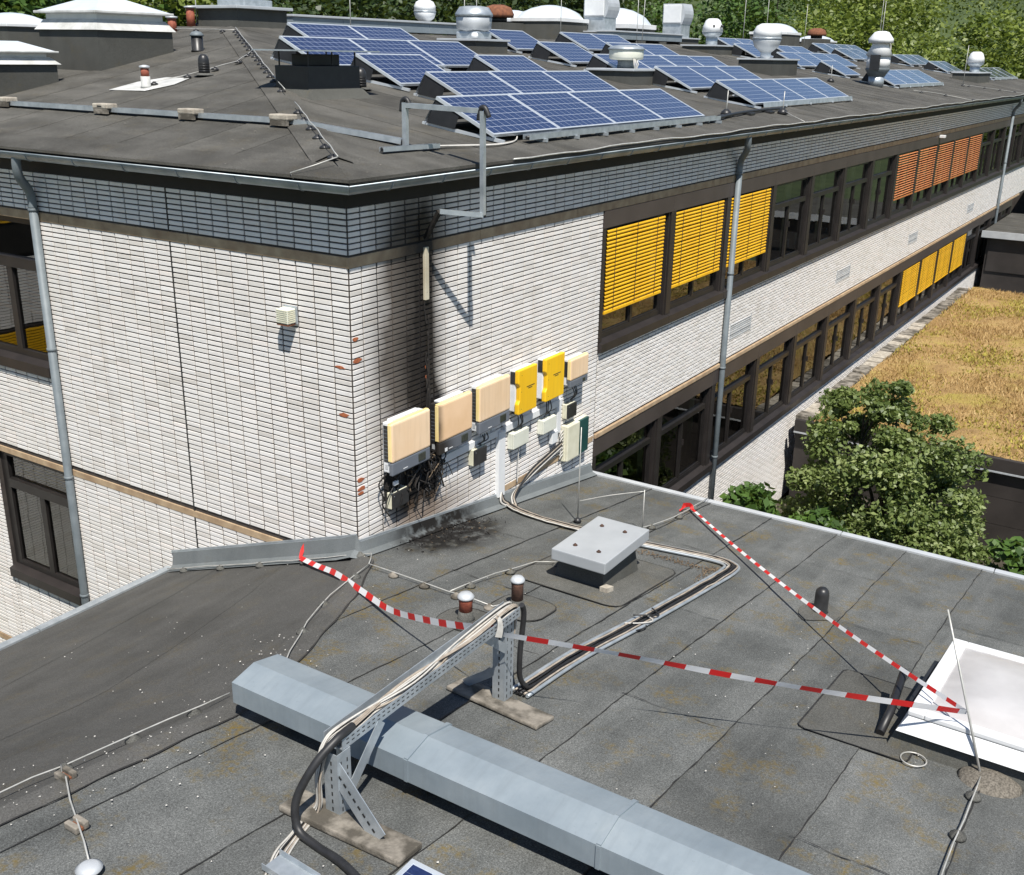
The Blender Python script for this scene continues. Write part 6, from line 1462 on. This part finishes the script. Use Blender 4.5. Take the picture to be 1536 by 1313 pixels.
# trees behind the school
BG = [(66, 6, 14, 7.5, 'leaf_bright', 'bright yellow green tree right behind the far roof end'), (74, 16, 15, 8, 'leaf_bright', 'bright tree filling the upper right corner'), (84, 2, 15, 8, 'leaf_bright', 'bright tree at the right picture edge'), (68, 26, 17, 8, 'leaf_green', 'mid green tree left of the bright trees'), (90, 20, 20, 9, 'leaf_bright', 'tall bright tree far behind the roof end'),
      (58, 33, 17, 8, 'leaf_dark', 'dark tree behind the pot bellied vent'), (48, 34, 17, 8, 'leaf_dark', 'dark tree behind the right metal cowl'), (72, 44, 21, 10, 'leaf_dark', 'tall dark tree behind the right domes'), (56, 50, 21, 10, 'leaf_dark', 'tall dark tree behind the middle domes'),
      (41, 38, 17, 8, 'leaf_dark', 'dark tree behind the left metal cowl'), (34, 36, 16, 7.5, 'leaf_dark', 'dark tree behind the rusty fan'), (44, 58, 21, 10, 'leaf_dark', 'tall dark tree behind the boxy fan'), (28, 38, 16, 7, 'leaf_bright', 'sunny tree behind the onion vent'), (32, 60, 20, 10, 'leaf_green', 'tall green tree above the long duct'),
      (22, 38, 16, 7, 'leaf_green', 'green tree behind the dark ridge box'), (17, 40, 16, 7, 'leaf_green', 'green tree behind the far red vents'), (12, 44, 16, 7.5, 'leaf_green', 'green tree behind the big pyramid skylight'), (6, 46, 16, 8, 'leaf_green', 'green tree at the upper left corner'), (18, 62, 20, 10, 'leaf_dark', 'tall dark tree far behind the left trees'), (104, 34, 22, 11, 'leaf_green', 'farthest tall tree behind the bright trees'), (96, -8, 18, 10, 'leaf_bright', 'bright tree outside the right roof corner'), (118, 24, 30, 13, 'leaf_bright', 'tallest bright tree closing the upper right view'), (112, 4, 28, 13, 'leaf_bright', 'tall bright tree behind the right picture edge'), (96, 52, 28, 13, 'leaf_dark', 'tall dark tree far behind the tall vent stack')]
for x_, y_, h, r_, mt, lb in BG:
    tree('background_tree', (x_, y_, GZ), h, (x_, y_, GZ + h * .62), (r_ * .85, r_ * .85, h * .46), 60, 24000, .20, mt, lb, 'tree', 'trees behind the school', .35, 6, .36, .7)

# ================================================================== small flecks (petals, droppings) on the felt
m = MB()
for k in range(460):
    x_ = random.uniform(-5.6, 2.5); y_ = random.uniform(-7.2, 2.2)
    if random.random() < .35: x_ = random.uniform(-5.5, -2); y_ = yfold(x_) + random.gauss(0, .35)
    if x_ > 0 and y_ > -.1: continue
    if -3.7 < x_ < -3.0 and y_ < -1.8: continue
    z = zlow(x_, y_) + .034; a = random.uniform(0, 6.28); s_ = random.uniform(.003, .010); c_, d_ = math.cos(a) * s_, math.sin(a) * s_ * .7
    m.quad((x_ - c_, y_ - d_, z), (x_ + d_, y_ - c_, z), (x_ + c_, y_ + d_, z + .003), (x_ - d_, y_ + c_, z))
m.build('petal_flecks', 'cable_white', None, label='pale petals and droppings scattered on the annex roof', cat='litter', kind='stuff')
m = MB()
for k in range(260):
    x_ = random.uniform(-.3, 9); y_ = random.uniform(-.3, 8)
    z = zup(x_, y_) + .03; s_ = random.uniform(.005, .016); m.quad((x_ - s_, y_ - s_ * .6, z), (x_ + s_, y_ - s_ * .5, z), (x_ + s_ * .8, y_ + s_ * .6, z), (x_ - s_, y_ + s_ * .5, z))
m.build('petal_flecks', 'cable_beige', None, label='pale flecks scattered on the school roof', cat='litter', kind='stuff')

for o in bpy.data.objects:
    if '_o' in o: del o['_o']
